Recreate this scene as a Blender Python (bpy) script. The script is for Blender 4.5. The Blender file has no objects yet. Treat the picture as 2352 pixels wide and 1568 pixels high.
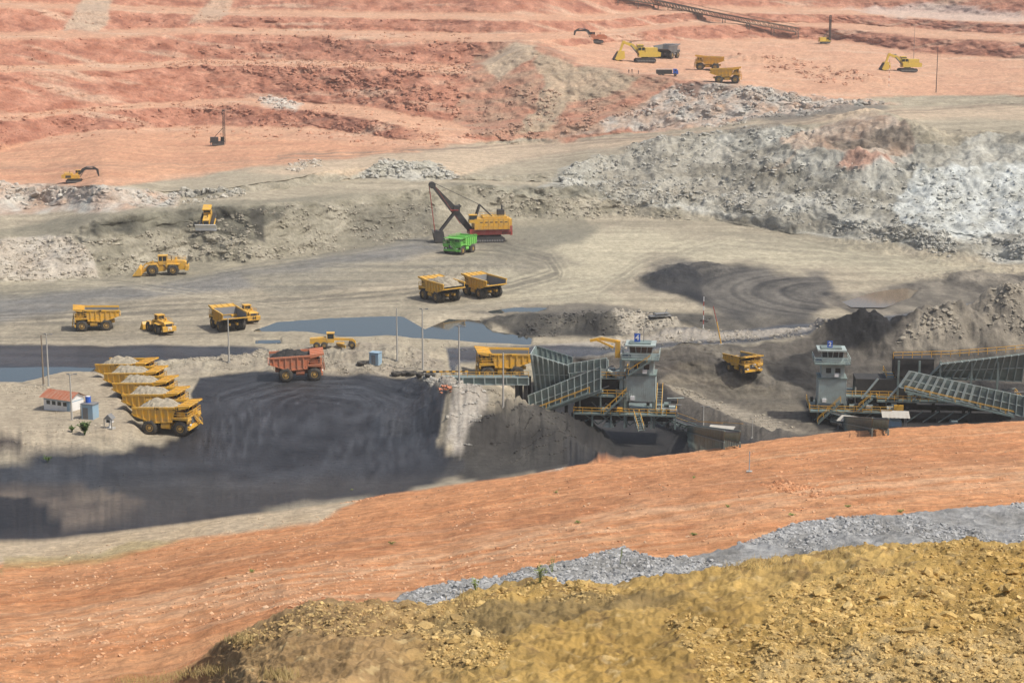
import bpy, math, random
import numpy as np
from mathutils import Vector, Matrix, Euler
random.seed(5); RNG=np.random.RandomState(7)
F=4500.0; PITCH=math.radians(11.0); CH=75.0
SP,CP=math.sin(PITCH),math.cos(PITCH)
scene=bpy.context.scene
_p=RNG.permutation(256); _a=RNG.rand(256)*2*np.pi
GX=np.cos(_a).astype(np.float32); GY=np.sin(_a).astype(np.float32)
def pn(x,y,seed=0):
    x=np.asarray(x,dtype=np.float32); y=np.asarray(y,dtype=np.float32)
    x0=np.floor(x); y0=np.floor(y); fx=x-x0; fy=y-y0
    xi=x0.astype(np.int32)+seed*17; yi=y0.astype(np.int32)+seed*31
    def g(ix,iy,dx,dy):
        h=_p[(_p[ix&255]+iy)&255]; return GX[h]*dx+GY[h]*dy
    sx=fx*fx*(3-2*fx); sy=fy*fy*(3-2*fy)
    a=g(xi,yi,fx,fy); b=g(xi+1,yi,fx-1,fy); c=g(xi,yi+1,fx,fy-1); d=g(xi+1,yi+1,fx-1,fy-1)
    return 1.5*((a*(1-sx)+b*sx)*(1-sy)+(c*(1-sx)+d*sx)*sy)
def fbm(x,y,o=4,seed=0,gain=.5):
    r=0; a=1; t=0
    for i in range(o):
        r=r+a*pn(x*2**i,y*2**i,seed+i); t+=a; a*=gain
    return r/t*1.4
def ridged(x,y,o=3,seed=0):
    r=0;a=1;t=0
    for i in range(o):
        r=r+a*(1-2*np.abs(pn(x*2**i,y*2**i,seed+i))); t+=a; a*=.5
    return r/t
def sstep(a,b,x):
    t=np.clip((x-a)/(b-a),0,1); return t*t*(3-2*t)
def kk(v): return np.tan(PITCH+np.arctan((np.asarray(v,dtype=np.float64)-853.5)/F))
def xfac(y,z):
    k=(CH-z)/y; q=(SP-k*CP)/(CP+k*SP); return 1.0/(F*(CP+q*SP))
UC=np.concatenate([np.arange(-700,-20,8.0),np.arange(-20,2580,2.3),np.arange(2580,3260,8.0)])
NC=len(UC)
UF=np.arange(-900,3500,4.0)
def line(pts,amp=0,seed=0):
    us=[p[0] for p in pts]; vs=[p[1] for p in pts]
    r=np.interp(UF,us,vs)
    if amp:
        r=r+amp*1.3*fbm(UF/150.0+seed*.37,UF*0+seed*3.37,3,seed).astype(np.float64)*np.clip((np.abs(r)/620)**1.2,.25,1)
    n=17 if (not amp or np.mean(r)>430) else 31
    K_=np.hanning(n); K_/=K_.sum()
    r=np.convolve(np.pad(r,n//2,mode='edge'),K_,mode='valid')
    return np.interp(UC,UF,r)
L=[]
def addz(v,z):
    y=(CH-z)/kk(v); L.append((v,y,z))
def addm(v,m):
    v0,y0,z0=L[-1]
    v=np.minimum(v,v0-2.0)
    k=kk(v); y=(CH-z0+m*y0)/(k+m)
    if np.mean(v)<345:            # keep the far benches from zig-zagging in plan
        K_=np.hanning(161); K_/=K_.sum()
        ysm=np.convolve(np.pad(y,80,mode='edge'),K_,mode='valid')
        y=np.maximum(ysm,y0+np.where(m>.2,4.0,8.0))
    z=CH-k*y
    L.append((v,y,z))
c=lambda *a:line(list(a))
addz(c((0,2150)),c((-700,56),(300,58),(700,64),(3300,66)))
vmound=line([(-700,1800),(200,1800),(400,1730),(540,1620),(620,1570),(700,1525),(850,1492),(960,1504),(1110,1514),(1200,1475),(1300,1460),(1500,1445),(1800,1425),(2000,1400),(2200,1362),(2560,1350),(3260,1330)],6,3)
addz(vmound,c((-700,50),(200,51),(600,60),(900,61),(3260,62)))
vh=vmound+c((-700,-60),(300,-70),(560,20),(800,45),(3260,60))
addz(vh,c((-700,46),(600,46),(3260,46)))
vcrest=line([(-700,1440),(0,1360),(160,1350),(400,1318),(600,1290),(800,1264),(1000,1232),(1200,1202),(1430,1164),(1700,1130),(2000,1086),(2300,1062),(2560,1050),(3260,1020)],3,5)
addz(vcrest,22+0*UC)
zlow=c((-700,0),(1400,0),(1520,-8),(3260,-8))
addz(vcrest+10,zlow)
NEARLINE=4
zl6=c((-700,0),(1240,0),(1340,-8),(3260,-8))
addz(c((-700,1010),(1400,1005),(2000,985),(3260,960)),zl6)
addz(c((-700,880),(1300,890),(1500,880),(2000,840),(3260,800)),0*UC)
addz(c((-700,800),(1300,800),(2000,770),(3260,735)),0*UC)
addm(line([(-700,720),(0,712),(120,700),(250,690),(450,655),(620,662),(720,645),(900,603),(1080,590),(1200,560),(1350,548),(1600,545),(1800,560),(2000,590),(2200,620),(2350,645),(2560,665),(3260,700)],5,7),.008)
addm(line([(-700,600),(0,592),(100,590),(180,572),(270,535),(400,525),(520,516),(650,512),(800,505),(900,490),(1000,480),(1180,458),(1350,468),(1500,478),(1700,490),(1900,502),(2100,528),(2300,575),(2560,600),(3260,620)],6,9),c((-700,.3),(100,.35),(260,.75),(1400,.7),(1700,.4),(3260,.3)))
addm(line([(-700,520),(0,520),(250,515),(450,498),(700,474),(900,445),(1100,446),(1200,450),(1400,455),(1700,470),(2000,480),(2200,505),(2400,500),(2560,495),(3260,490)],5,11),c((-700,.03),(1500,.03),(1900,.12),(3260,.14)))
addm(line([(-700,465),(0,462),(150,465),(300,470),(450,480),(700,455),(850,422),(1000,406),(1130,425),(1200,440),(1400,430),(1450,400),(1550,375),(1700,345),(1900,312),(2100,300),(2250,325),(2350,345),(2560,335),(3260,330)],7,13),c((-700,.5),(1300,.5),(1500,.33),(3260,.33)))
addm(line([(-700,400),(0,385),(100,348),(250,330),(500,316),(800,322),(1000,350),(1100,358),(1200,362),(1400,362),(1600,328),(1900,285),(2100,268),(2350,262),(2560,262),(3260,260)],3,15),c((-700,.015),(1200,.015),(1600,.04),(3260,.04)))
addm(line([(-700,310),(0,302),(300,272),(600,262),(800,277),(1000,312),(1100,338),(1200,335),(1300,312),(1600,285),(1900,262),(2100,256),(3260,248)],5,17),.5)
addm(line([(-700,300),(0,290),(300,262),(600,248),(900,265),(1100,305),(1200,315),(1300,300),(1600,278),(1900,257),(2100,251),(3260,243)],3,19),.04)
addm(line([(-700,190),(0,182),(300,176),(500,163),(800,168),(1000,174),(1150,185),(1250,150),(1300,118),(1360,116),(1450,163),(1600,186),(1700,198),(1850,216),(1950,238),(2100,244),(3260,236)],5,21),c((-700,.62),(1100,.62),(1250,.45),(3260,.45)))
addm(line([(-700,172),(0,168),(300,161),(500,149),(800,152),(1000,160),(1150,165),(1250,140),(1300,112),(1400,120),(1500,108),(1700,103),(1900,98),(2100,104),(2300,135),(2560,150),(3260,150)],3,23),c((-700,.04),(1200,.04),(1500,.045),(3260,.045)))
addm(line([(-700,100),(0,98),(300,90),(500,82),(700,85),(900,92),(1100,102),(1300,100),(1500,92),(1700,64),(1900,60),(2100,70),(2300,90),(2560,105),(3260,110)],4,25),.6)
addm(line([(-700,88),(0,86),(500,71),(900,80),(1300,88),(1500,80),(1700,56),(2100,60),(2560,92),(3260,95)],2,27),.03)
addm(line([(-700,15),(0,16),(300,25),(600,38),(1000,45),(1500,50),(1700,30),(2100,34),(2560,60),(3260,60)],4,29),.55)
addm(line([(-700,5),(0,8),(600,28),(1000,36),(1500,40),(1700,20),(2100,24),(2560,48),(3260,48)],1,31),.03)
addm(-70+0*UC,.5)
y0,z0=L[-1][1],L[-1][2]
L.append((-110+0*UC,y0+400,z0+25)); L.append((-120+0*UC,y0+4000,z0+130))
rowsY=[];rowsZ=[];rowsV=[];seg=[]
for i in range(len(L)-1):
    v0,y0,z0=L[i]; v1,y1,z1=L[i+1]
    inner=(UC>-50)&(UC<2610)
    n=int(max(4,min(420,np.max(np.abs(v1-v0)[inner])/2.2)))
    if i>=len(L)-3: n=14
    if i in (1,4): n=16
    m=(z1-z0)/np.where(np.abs(y1-y0)<1e-3,1e-3,y1-y0)
    for j in range(n):
        t=j/n
        v=v0+(v1-v0)*t
        yl=y0+(y1-y0)*t
        k=kk(v); den=k+m
        ys=(CH-z0+m*y0)/np.where(np.abs(den)<1e-4,1e-4,den)
        ok=(ys>=np.minimum(y0,y1)-1e-3)&(ys<=np.maximum(y0,y1)+1e-3)&(v0-v1>1.5)&(i not in(1,4))&(i<len(L)-3)
        y=np.where(ok,ys,yl); z=z0+m*(y-y0)
        rowsY.append(y);rowsZ.append(z);rowsV.append(v);seg.append(i)
Y=np.array(rowsY);Z=np.array(rowsZ);V=np.array(rowsV);SEG=np.array(seg)
NR=Y.shape[0]; U=np.broadcast_to(UC,(NR,NC))
def smooth_rows(A,n):
    for _ in range(n):
        B_=A.copy(); B_[1:-1]=(A[:-2]+2*A[1:-1]+A[2:])/4; A=B_
    return A
Y=smooth_rows(Y,5);Z=smooth_rows(Z,5)
X=Y*(U-1280)*xfac(Y,Z)
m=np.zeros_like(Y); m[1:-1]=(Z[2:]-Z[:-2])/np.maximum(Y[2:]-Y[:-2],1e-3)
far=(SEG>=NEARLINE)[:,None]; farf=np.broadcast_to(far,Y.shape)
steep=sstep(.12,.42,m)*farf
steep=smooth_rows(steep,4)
def ground0(u,v):
    j=int(np.argmin(np.abs(UC-u)))
    Yc=Y[:,j];Zc=Z[:,j]
    k=(CH-Zc)/Yc; q=(SP-k*CP)/(CP+k*SP); vv=853.5-F*q
    idx=np.where((vv[:-1]>=v)&(vv[1:]<v))[0]
    i=idx[0] if len(idx) else int(np.argmin(np.abs(vv-v)))
    i=min(i,NR-2)
    t=(vv[i]-v)/max(1e-6,vv[i]-vv[i+1]); t=min(max(t,0),1)
    y=Yc[i]+(Yc[i+1]-Yc[i])*t; z=Zc[i]+(Zc[i+1]-Zc[i])*t
    x=y*(u-1280)*xfac(y,z)
    return Vector((x,y,z))
def sdpoly(poly,un,soft,mask=None):
    pu=[p[0] for p in poly]; pv=[p[1] for p in poly]; pad=soft+un*2+4
    sel=(U>min(pu)-pad)&(U<max(pu)+pad)&(V>min(pv)-pad)&(V<max(pv)+pad)
    if mask is not None: sel&=mask
    w=np.zeros(Y.shape,dtype=np.float32)
    if not sel.any(): return w
    a=U[sel];b=V[sel]
    if un: 
        a=a+un*2.2*NSA[sel]; b=b+un*1.2*NSB[sel]
    d=np.full(a.shape,1e9); ins=np.zeros(a.shape,bool)
    n=len(poly)
    for i in range(n):
        x1,y1=poly[i];x2,y2=poly[(i+1)%n]
        ex,ey=x2-x1,y2-y1; l=ex*ex+ey*ey+1e-9
        t=np.clip(((a-x1)*ex+(b-y1)*ey)/l,0,1)
        d=np.minimum(d,np.hypot(a-x1-t*ex,b-y1-t*ey))
        if y1!=y2:
            cr=((y1>b)!=(y2>b))&(a<(x2-x1)*(b-y1)/(y2-y1)+x1); ins^=cr
    sd=np.where(ins,d,-d)
    w[sel]=sstep(-soft,soft,sd); return w
YN=Y+2.2*Z
NSA=fbm(X/18,YN/26,5,40); NSB=fbm(X/16,YN/30,5,44)
FAR=farf; NEAR=~farf
XX=X.copy();YY=YN.copy()
w_=steep
redm=sdpoly([(-800,470),(300,465),(500,440),(700,400),(1000,385),(1250,350),(1500,340),(1800,310),(2000,252),(2300,240),(3400,236),(3400,-400),(-800,-400)],5,5,FAR)
Y=Y+w_*(3.2*fbm(XX/24+Z/30,Z/8+XX/50,4,50)+1.5*(ridged(XX/11,Z/4,3,54)-.5)+.5*fbm(XX/3,Z/2,3,58))
Z=Z+farf*(.30*fbm(XX/45,YY/45,3,60)+.10*fbm(XX/6,YY/10,3,62))+w_*(.9*fbm(XX/6,YY/6,4,66))
Z=Z+(redm*(1-w_))*(.6*fbm(XX/10,YY/20,4,68))
rub=[([(0,600),(120,585),(230,620),(240,690),(60,705),(-60,700)],.9),
 ([(1400,440),(1550,375),(1700,345),(1950,310),(2300,330),(2560,335),(3200,335),(3200,680),(2500,655),(2200,600),(1800,545),(1400,480)],1.7),
 ([(-20,520),(-20,462),(300,470),(460,480),(430,520)],1.0),([(880,440),(960,405),(1080,408),(1150,440),(1100,452)],1.0),
 ([(1560,330),(1700,205),(2000,235),(2200,262),(1850,310)],1.4),([(1180,470),(1700,470),(1900,505),(1700,545),(1300,545)],.9)]
for P_,h in rub:
    w=sdpoly(P_,8,8,FAR); Z=Z+w*h*(ridged(XX/11,YY/16,4,70)*.8+1.2*fbm(XX/30,YY/40,2,72)+.4*fbm(XX/3,YY/7,2,74))
nearf=1.0-farf
slopef=nearf*(SEG>=2)[:,None]; moundf=nearf*(SEG<2)[:,None]
edge=sstep(0,60,V-vcrest[None,:])
Z=Z+slopef*(.4*edge*fbm(XX/30,YY/30,3,80)+.20*fbm(XX/3,YY/3,6,82,.65))
Zt=.06*(ridged((XX*.93+YY*.37)/30,(YY*.93-XX*.37)/2.2,4,83)-.5)
Z=Z+slopef*Zt
mr=moundf*sstep(380,620,U)
Z=Z+mr*(.20*fbm(XX/5,YY/5,3,84)+.24*(ridged(XX/1.6,YY/1.6,5,86)-.3)+.10*fbm(XX/.35,YY/.35,3,88,.6))
Z=Z+moundf*(1-sstep(380,620,U))*.1*fbm(XX/1.5,YY/1.5,4,90)
grav=sdpoly([(960,1530),(1000,1494),(1280,1442),(1400,1415),(1560,1378),(1640,1400),(1740,1392),(1900,1352),(2000,1312),(2560,1262),(3300,1200),(3300,1500),(2560,1500),(2000,1560),(1300,1660),(1100,1560)],4,4,NEAR&(SEG>=2)[:,None])
Z=Z+grav*(.15+.22*ridged(XX/1.5,YY/1.5,3,92))
X=Y*(U-1280)*xfac(Y,Z)
def ridge(u1,v1,u2,v2,r,h,seed=0,zt=None):
    a=ground0(u1,v1);b=ground0(u2,v2)
    sel=farf&(X>min(a.x,b.x)-r*1.4)&(X<max(a.x,b.x)+r*1.4)&(Y>min(a.y,b.y)-r*1.4)&(Y<max(a.y,b.y)+r*1.4)
    x=X[sel];y=Y[sel]
    ex,ey=b.x-a.x,b.y-a.y;l=ex*ex+ey*ey+1e-6
    t=np.clip(((x-a.x)*ex+(y-a.y)*ey)/l,0,1)
    d=np.hypot(x-a.x-t*ex,y-a.y-t*ey)
    d=d*(1+.40*fbm(x/9,y/9,3,100+seed))
    w=np.clip(1-d/r,0,1); w=w**1.1
    Z[sel]+=h*w*(1+.22*fbm(x/6,y/6,2,110+seed))+np.minimum(w*3,1)*.45*fbm(x/2.5,y/3.5,3,112,.6)
spit=[(-800,985),(60,968),(150,940),(240,945),(300,985),(330,1075),(360,1120),(200,1165),(0,1172),(-800,1200)]
wsp=sdpoly(spit,6,16,FAR); Z+=wsp*(2.0+.5*fbm(XX/14,YY/14,3,120))
ridge(-100,1150,250,1150,16,1.0,1)
ridge(400,925,650,905,9,1.8,2); ridge(700,895,960,905,8,1.4,3); ridge(850,905,1080,925,10,2.0,4); ridge(820,870,1040,890,9,1.8,5)
ridge(1060,965,1120,1010,6,2.6,6); ridge(1120,1010,1160,1110,7,2.6,7); ridge(1190,1035,1330,1075,17,5.0,8); ridge(1330,1090,1400,1130,14,3.5,9)
ridge(1560,815,1660,825,12,3.2,10); ridge(1040,815,1110,820,9,2.2,11); ridge(1300,805,1500,805,12,1.8,12)
ridge(1660,985,1990,1090,4.0,2.0,13); ridge(1730,885,2000,985,4,1.6,14); ridge(1500,850,2120,825,3,.9,15)
ridge(2230,870,2330,850,10,4,16); ridge(2350,840,2560,810,15,5.0,17); ridge(2560,800,2900,770,18,6,17)
ridge(2120,838,2150,832,9,5.5,18)
ridge(-100,1280,250,1292,16,2.4,18); ridge(600,1250,700,1250,7,1.2,19)
ridge(2150,600,2400,640,12,2.5,20); ridge(1640,700,1760,668,10,1.6,21); ridge(1100,680,1230,670,10,1.0,22)
ridge(2400,700,2620,650,16,2.0,23)
ridge(2040,415,2200,430,18,5,24); ridge(1880,150,2000,165,15,3.0,25); ridge(2090,180,2180,205,12,2.2,26)
ridge(2180,300,2280,345,16,4,27)
ponds=[[(640,825),(700,803),(860,792),(1000,786),(1060,800),(1120,795),(1200,795),(1230,825),(1330,842),(1330,856),(1180,852),(1080,842),(1000,838),(860,835),(740,825)],
 [(-400,935),(0,922),(130,920),(225,925),(150,950),(80,962),(0,966),(-400,990)],
 [(2105,748),(2190,722),(2270,716),(2300,722),(2280,740),(2210,764),(2130,763)],
 [(1220,775),(1300,765),(1370,768),(1330,780),(1260,783)],[(640,848),(700,845),(700,853),(640,856)]]
PZ=[]
for P_ in ponds:
    pts=[ground0(*p) for p in P_]
    zs=[p.z for p in pts]; zw=float(np.mean(zs)*.4+np.min(zs)*.6); w=sdpoly(P_,5,7,FAR)
    wo=sdpoly(P_,3,26,FAR)
    Z=Z*(1-wo)+np.maximum(Z,zw-.12)*wo
    Z=Z*(1-w)+(zw-.8+.35*fbm(XX/6,YY/8,3,130))*w
    cx=sum(p.x for p in pts)/len(pts);cy=sum(p.y for p in pts)/len(pts)
    PZ.append([(cx+(p.x-cx)*1.05,cy+(p.y-cy)*1.12,zw-.30) for p in pts])
X=Y*(U-1280)*xfac(Y,Z)
ground=ground0
col=np.zeros(Y.shape+(3,),np.float32); rough=np.full(Y.shape,.95,np.float32)
YN=Y+2.2*Z
n1=fbm(X/30,YN/36,4,140); n2=fbm(X/7,YN/16,4,144); streak=fbm(X/70,YN/6,4,148); fine=fbm(X/2.2,YN/5,3,150)
def setc(w,c1,c2=None,n=None):
    global col
    c1=np.array(c1,np.float32)
    if c2 is not None:
        t=np.clip(.5+.9*(n if n is not None else n2),0,1)[...,None]; c1=c1*(1-t)+np.array(c2,np.float32)*t
    col=col*(1-w[...,None])+c1*w[...,None]
def paint(poly,c1,c2=None,un=6,soft=6,n=None,mask=FAR,k=1.0,r=None):
    global rough
    w=sdpoly(poly,un,soft,mask)*k; setc(w,c1,c2,n)
    if r is not None: rough=rough*(1-w)+r*w
def tracks(pts,W,c1,k=.6,freq=.9,mask=FAR,seed=0,lift=0):
    global Z
    pu=[p[0] for p in pts]; pv=[p[1] for p in pts]
    sel=mask&(U>min(pu)-W*2)&(U<max(pu)+W*2)&(V>min(pv)-W*2)&(V<max(pv)+W*2)
    if not sel.any(): return
    a=U[sel]+6*NSA[sel];b=V[sel]+3*NSB[sel]; d=np.full(a.shape,1e9); sg=np.ones(a.shape)
    for (x1,y1),(x2,y2) in zip(pts[:-1],pts[1:]):
        ex,ey=x2-x1,y2-y1; l=ex*ex+ey*ey+1e-9
        t=np.clip(((a-x1)*ex+(b-y1)*ey)/l,0,1)
        dd=np.hypot(a-x1-t*ex,b-y1-t*ey); s_=np.sign((a-x1)*ey-(b-y1)*ex)
        sg=np.where(dd<d,s_,sg); d=np.minimum(d,dd)
    ds=d*sg
    w=np.exp(-(d/W)**2)*np.clip(.5+.5*np.sin(ds*freq+3*pn(ds*.12,a*.004,seed))+.6*fbm(a/90.,b/12.,3,seed+3),0,1)*k
    full=np.zeros(Y.shape,np.float32); full[sel]=w; setc(full,c1)
    if lift: Z=Z-full*lift
one=np.ones(Y.shape,np.float32)
setc(one,(.385,.33,.24),(.27,.235,.17),streak)
paint([(-100,760),(300,720),(700,690),(1100,610),(1500,580),(1400,480),(1180,455),(1000,475),(650,500),(250,525),(-100,600)],(.20,.182,.135),(.30,.265,.19),n=n1)
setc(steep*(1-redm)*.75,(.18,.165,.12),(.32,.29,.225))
paint([(-100,600),(120,585),(230,620),(240,690),(60,705),(-100,705)],(.44,.40,.335),(.34,.29,.23),un=10)
paint([(1350,460),(1400,425),(1550,375),(1700,345),(1950,310),(2050,330),(2300,370),(2560,340),(3300,340),(3300,690),(2500,665),(2100,600),(1800,545),(1500,500)],(.44,.43,.375),(.21,.195,.155),un=14,n=fbm(X/16,YN/20,4,151))
paint([(1960,350),(2080,300),(2200,300),(2290,350),(2280,400),(2180,440),(2060,400),(1980,400)],(.29,.20,.14),(.40,.33,.26),un=12)
paint([(2090,440),(2130,410),(2220,418),(2240,430),(2160,452)],(.36,.22,.16),un=4)
paint([(1880,440),(1960,425),(1990,410),(1940,450)],(.35,.25,.18),un=5)
paint([(2230,520),(2290,440),(2400,420),(3200,400),(3200,560),(2300,600)],(.54,.56,.53),(.32,.32,.28),un=14)
paint([(1500,350),(1800,345),(2000,420),(1900,520),(1500,480)],(.27,.24,.185),un=30,soft=20,k=.5)
paint([(1650,430),(1900,415),(2050,450),(2280,500),(2180,520),(1950,470),(1700,455)],(.16,.145,.11),un=14,soft=8,k=.65)
paint([(1900,520),(2200,575),(2450,620),(2450,640),(2150,600),(1850,540)],(.17,.155,.12),un=14,soft=8,k=.65)
paint([(2050,370),(2200,350),(2300,350),(2280,380),(2100,400)],(.10,.085,.065),un=12,soft=8,k=.7)
paint([(1180,640),(1500,570),(2100,610),(2500,690),(2100,680),(1650,640),(1500,720),(1550,760),(1200,740)],(.45,.40,.285),(.34,.305,.22),un=20,soft=20,n=streak)
paint([(-800,700),(0,742),(400,705),(700,665),(1040,600),(1130,612),(900,680),(500,735),(200,770),(0,815),(-800,840)],(.165,.16,.145),(.24,.222,.188),un=8,soft=12,n=streak,r=.6)
paint([(600,690),(1100,640),(1350,625),(1450,660),(1300,680),(1000,700),(700,750)],(.18,.165,.13),(.31,.275,.20),un=10,soft=12,n=streak)
paint([(200,760),(1100,750),(1300,770),(1000,790),(500,850),(0,850)],(.24,.21,.155),(.36,.31,.225),un=10,soft=14,n=streak)
paint([(1130,600),(1500,560),(1450,610),(1250,640)],(.20,.185,.14),un=10,soft=15)
paint([(250,545),(640,512),(720,520),(660,570),(640,610),(500,570),(300,580),(200,590)],(.05,.048,.038),(.16,.15,.11),un=12,soft=8,k=.95)
paint([(620,520),(660,515),(665,600),(640,600)],(.035,.033,.028),un=5,k=.8)
paint([(1180,462),(1500,470),(1560,490),(1400,500),(1250,485)],(.10,.098,.078),(.27,.25,.19),un=8,k=.9)
paint([(880,520),(1080,500),(1080,590),(880,605)],(.14,.13,.10),un=10,soft=14,k=.75)
tracks([(1080,605),(1250,620),(1370,650),(1390,680),(1280,715),(1000,735),(600,765),(-100,805)],26,(.11,.10,.08),.75,.5,seed=2)
tracks([(-100,752),(400,712),(800,650),(1110,603)],22,(.12,.115,.10),.6,.6,seed=4)
tracks([(1000,775),(1250,750),(1500,725),(1600,660),(1800,600),(2200,640)],24,(.22,.20,.15),.6,.5,seed=6)
tracks([(1500,560),(1900,580),(2300,660)],20,(.2,.18,.13),.5,.6,seed=8)
tracks([(-100,700),(300,705),(700,770),(1000,760)],14,(.42,.37,.27),.5,.7,seed=9)
tracks([(-100,850),(500,835),(650,840)],12,(.14,.125,.10),.6,.7,seed=10)
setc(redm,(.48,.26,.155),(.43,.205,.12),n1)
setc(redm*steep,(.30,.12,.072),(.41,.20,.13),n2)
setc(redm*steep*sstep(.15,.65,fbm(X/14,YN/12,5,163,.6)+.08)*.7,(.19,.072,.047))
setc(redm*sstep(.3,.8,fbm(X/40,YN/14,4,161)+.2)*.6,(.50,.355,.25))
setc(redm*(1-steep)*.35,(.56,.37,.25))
paint([(-800,460),(0,455),(400,440),(900,395),(1100,372),(900,360),(500,330),(250,340),(100,360),(-800,400)],(.53,.30,.18),(.45,.225,.135),n=streak,soft=8,mask=FAR)
tracks([(-100,425),(500,412),(900,390),(1150,368)],10,(.30,.19,.13),.6,.8,seed=12)
paint([(600,430),(900,395),(1200,362),(1500,348),(1800,322),(2100,280),(2560,262),(3300,250),(3300,310),(2560,300),(2300,300),(1900,305),(1550,368),(1300,400),(1150,440),(900,440)],(.39,.31,.22),(.47,.365,.255),un=6,n=streak)
tracks([(700,392),(1230,368),(1500,352),(1800,328),(2100,288),(2700,255)],8,(.20,.155,.115),.8,.9,seed=13)
tracks([(1300,400),(1500,372),(1560,365)],12,(.28,.22,.16),.6,.7,seed=14)
paint([(1190,345),(1130,300),(1160,200),(1190,130),(1290,100),(1370,108),(1450,160),(1600,183),(1720,195),(1640,270),(1560,330),(1400,350)],(.33,.215,.145),(.38,.18,.115),un=12,n=fbm(X/14,YN/12,4,165))
paint([(1300,330),(1360,220),(1330,130),(1440,160),(1600,190),(1560,230),(1420,260),(1370,330)],(.33,.26,.18),(.38,.28,.19),un=8)
paint([(1200,160),(1290,105),(1350,112),(1330,150),(1250,200)],(.39,.30,.21),un=8)
paint([(1400,335),(1600,270),(1700,200),(1850,212),(2000,240),(2250,262),(1900,300),(1600,325)],(.42,.39,.34),(.37,.25,.175),un=10)
paint([(1690,205),(1760,205),(1740,245),(1700,240)],(.2,.13,.10),un=6)
paint([(1850,300),(2100,270),(2200,262),(2220,272),(1950,305)],(.12,.11,.095),un=4,k=.8)
paint([(150,75),(210,-5),(280,-20),(270,60),(250,80)],(.38,.30,.22),un=6,k=.8)
paint([(470,60),(540,-10),(600,-30),(560,50)],(.42,.30,.21),un=6,k=.8)
paint([(650,265),(660,248),(700,246),(760,262),(740,278)],(.5,.45,.38),un=5,k=.7)
paint([(2100,25),(2350,10),(2600,40),(2600,60),(2300,50)],(.5,.45,.4),un=10,k=.5)
paint([(-50,535),(-50,462),(300,470),(460,480),(430,520),(200,530)],(.42,.30,.22),(.42,.40,.35),un=8)
paint([(880,445),(960,405),(1080,408),(1150,440),(1100,452)],(.45,.43,.37),(.3,.28,.22),un=6)
cd=(.016,.016,.017)
arcn=fbm(np.hypot(X-ground0(2080,735).x,(Y-ground0(2080,735).y)*.8)/3.0,X*0+.5,3,164)
paint([(1585,700),(1640,672),(1720,655),(1800,670),(1900,660),(2040,690),(2080,760),(2000,815),(1850,812),(1760,770),(1700,735),(1620,722)],(.04,.037,.033),(.14,.127,.105),un=20,soft=18,n=arcn+.5*n2,r=.7)
paint([(1590,705),(1700,665),(1760,700),(1760,760),(1640,722)],cd,(.04,.038,.035),un=8)
paint([(1300,790),(1500,770),(1780,790),(1800,830),(1560,845),(1300,840),(1190,800)],(.03,.029,.027),(.11,.10,.08),un=8)
paint([(1780,780),(2100,800),(2120,815),(1800,838)],(.05,.047,.042),(.14,.125,.10),un=8)
paint([(1180,775),(1450,755),(1600,770),(1500,790),(1250,790)],(.11,.10,.085),un=8,k=.8)
paint([(2040,740),(2300,700),(2560,690),(3200,660),(3200,740),(2500,760),(2150,790)],(.07,.063,.054),(.21,.185,.145),un=10)
paint([(1520,812),(1570,785),(1660,800),(1700,835),(1560,842)],(.38,.34,.27),(.28,.25,.2),un=5)
paint([(-800,858),(0,860),(400,862),(650,868),(720,885),(650,905),(400,918),(240,930),(0,965),(-800,1000)],(.024,.026,.031),(.055,.058,.065),un=5,soft=5,n=streak,r=.3)
paint([(1330,960),(1400,895),(1750,868),(2120,832),(3300,770),(3300,1200),(1330,1200)],(.055,.05,.044),(.125,.11,.09),un=8,n=streak)
paint([(1640,960),(1700,915),(2000,990),(2200,1080),(2000,1100),(1850,1050)],(.18,.155,.115),(.10,.09,.072),un=8,n=streak)
paint([(1650,975),(1680,968),(2020,1080),(1960,1095)],(.27,.235,.18),un=4)
paint([(1730,880),(1800,865),(2020,980),(1990,995)],(.14,.125,.10),un=5)
tracks([(1620,900),(1760,960),(2030,1075)],22,(.06,.05,.042),.7,.5,seed=20)
paint([(1900,900),(2100,850),(2050,1000),(1950,960)],cd,(.05,.046,.04),un=10)
paint([(1280,1000),(1340,955),(1640,980),(1700,1040),(1900,1110),(1700,1200),(1420,1200),(1400,1080)],cd,(.04,.037,.034),un=8,r=.6)
paint([(2000,1000),(2200,960),(3300,940),(3300,1100),(2050,1080)],cd,(.04,.037,.034),un=8)
paint([(2240,900),(2300,850),(2450,800),(3300,770),(3300,900),(2500,900)],(.28,.245,.19),(.11,.098,.08),un=8)
paint([(1130,950),(1110,870),(1500,858),(1800,830),(2120,800),(2560,742),(3300,690),(3300,760),(2560,785),(2120,828),(1750,865),(1420,895),(1150,910)],(.035,.037,.042),(.09,.093,.10),un=4,soft=5,n=streak,r=.24)
paint([(1350,862),(1500,852),(1800,838),(2110,812),(2125,822),(1800,850),(1500,866)],(.36,.32,.26),un=4,soft=3,k=.8)
paint([(2060,840),(2100,795),(2150,790),(2240,810),(2280,850),(2200,890),(2100,880)],cd,un=6)
paint([(360,935),(450,905),(650,890),(760,870),(1000,880),(1090,905),(1140,950),(1020,945),(800,925),(640,925),(480,940)],(.34,.30,.225),(.25,.215,.165),un=5)
paint(spit,(.39,.33,.24),(.30,.25,.18),un=6)
paint([(-50,1180),(-50,1140),(60,1150),(60,1172)],(.06,.05,.045),un=6)
sc=ground0(760,1000)
rr=np.hypot(X-sc.x,(Y-sc.y)); th_=np.arctan2(Y-sc.y,X-sc.x)
swirl=fbm(rr/2.2,th_*1.3,5,170,.65)
tf=sstep(14,26,np.abs(X-sc.x-4)); swirl=swirl*(1-tf)+fbm((X-Y*.25)/26,(YN+X*.25)/3.0,5,171,.6)*tf
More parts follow.
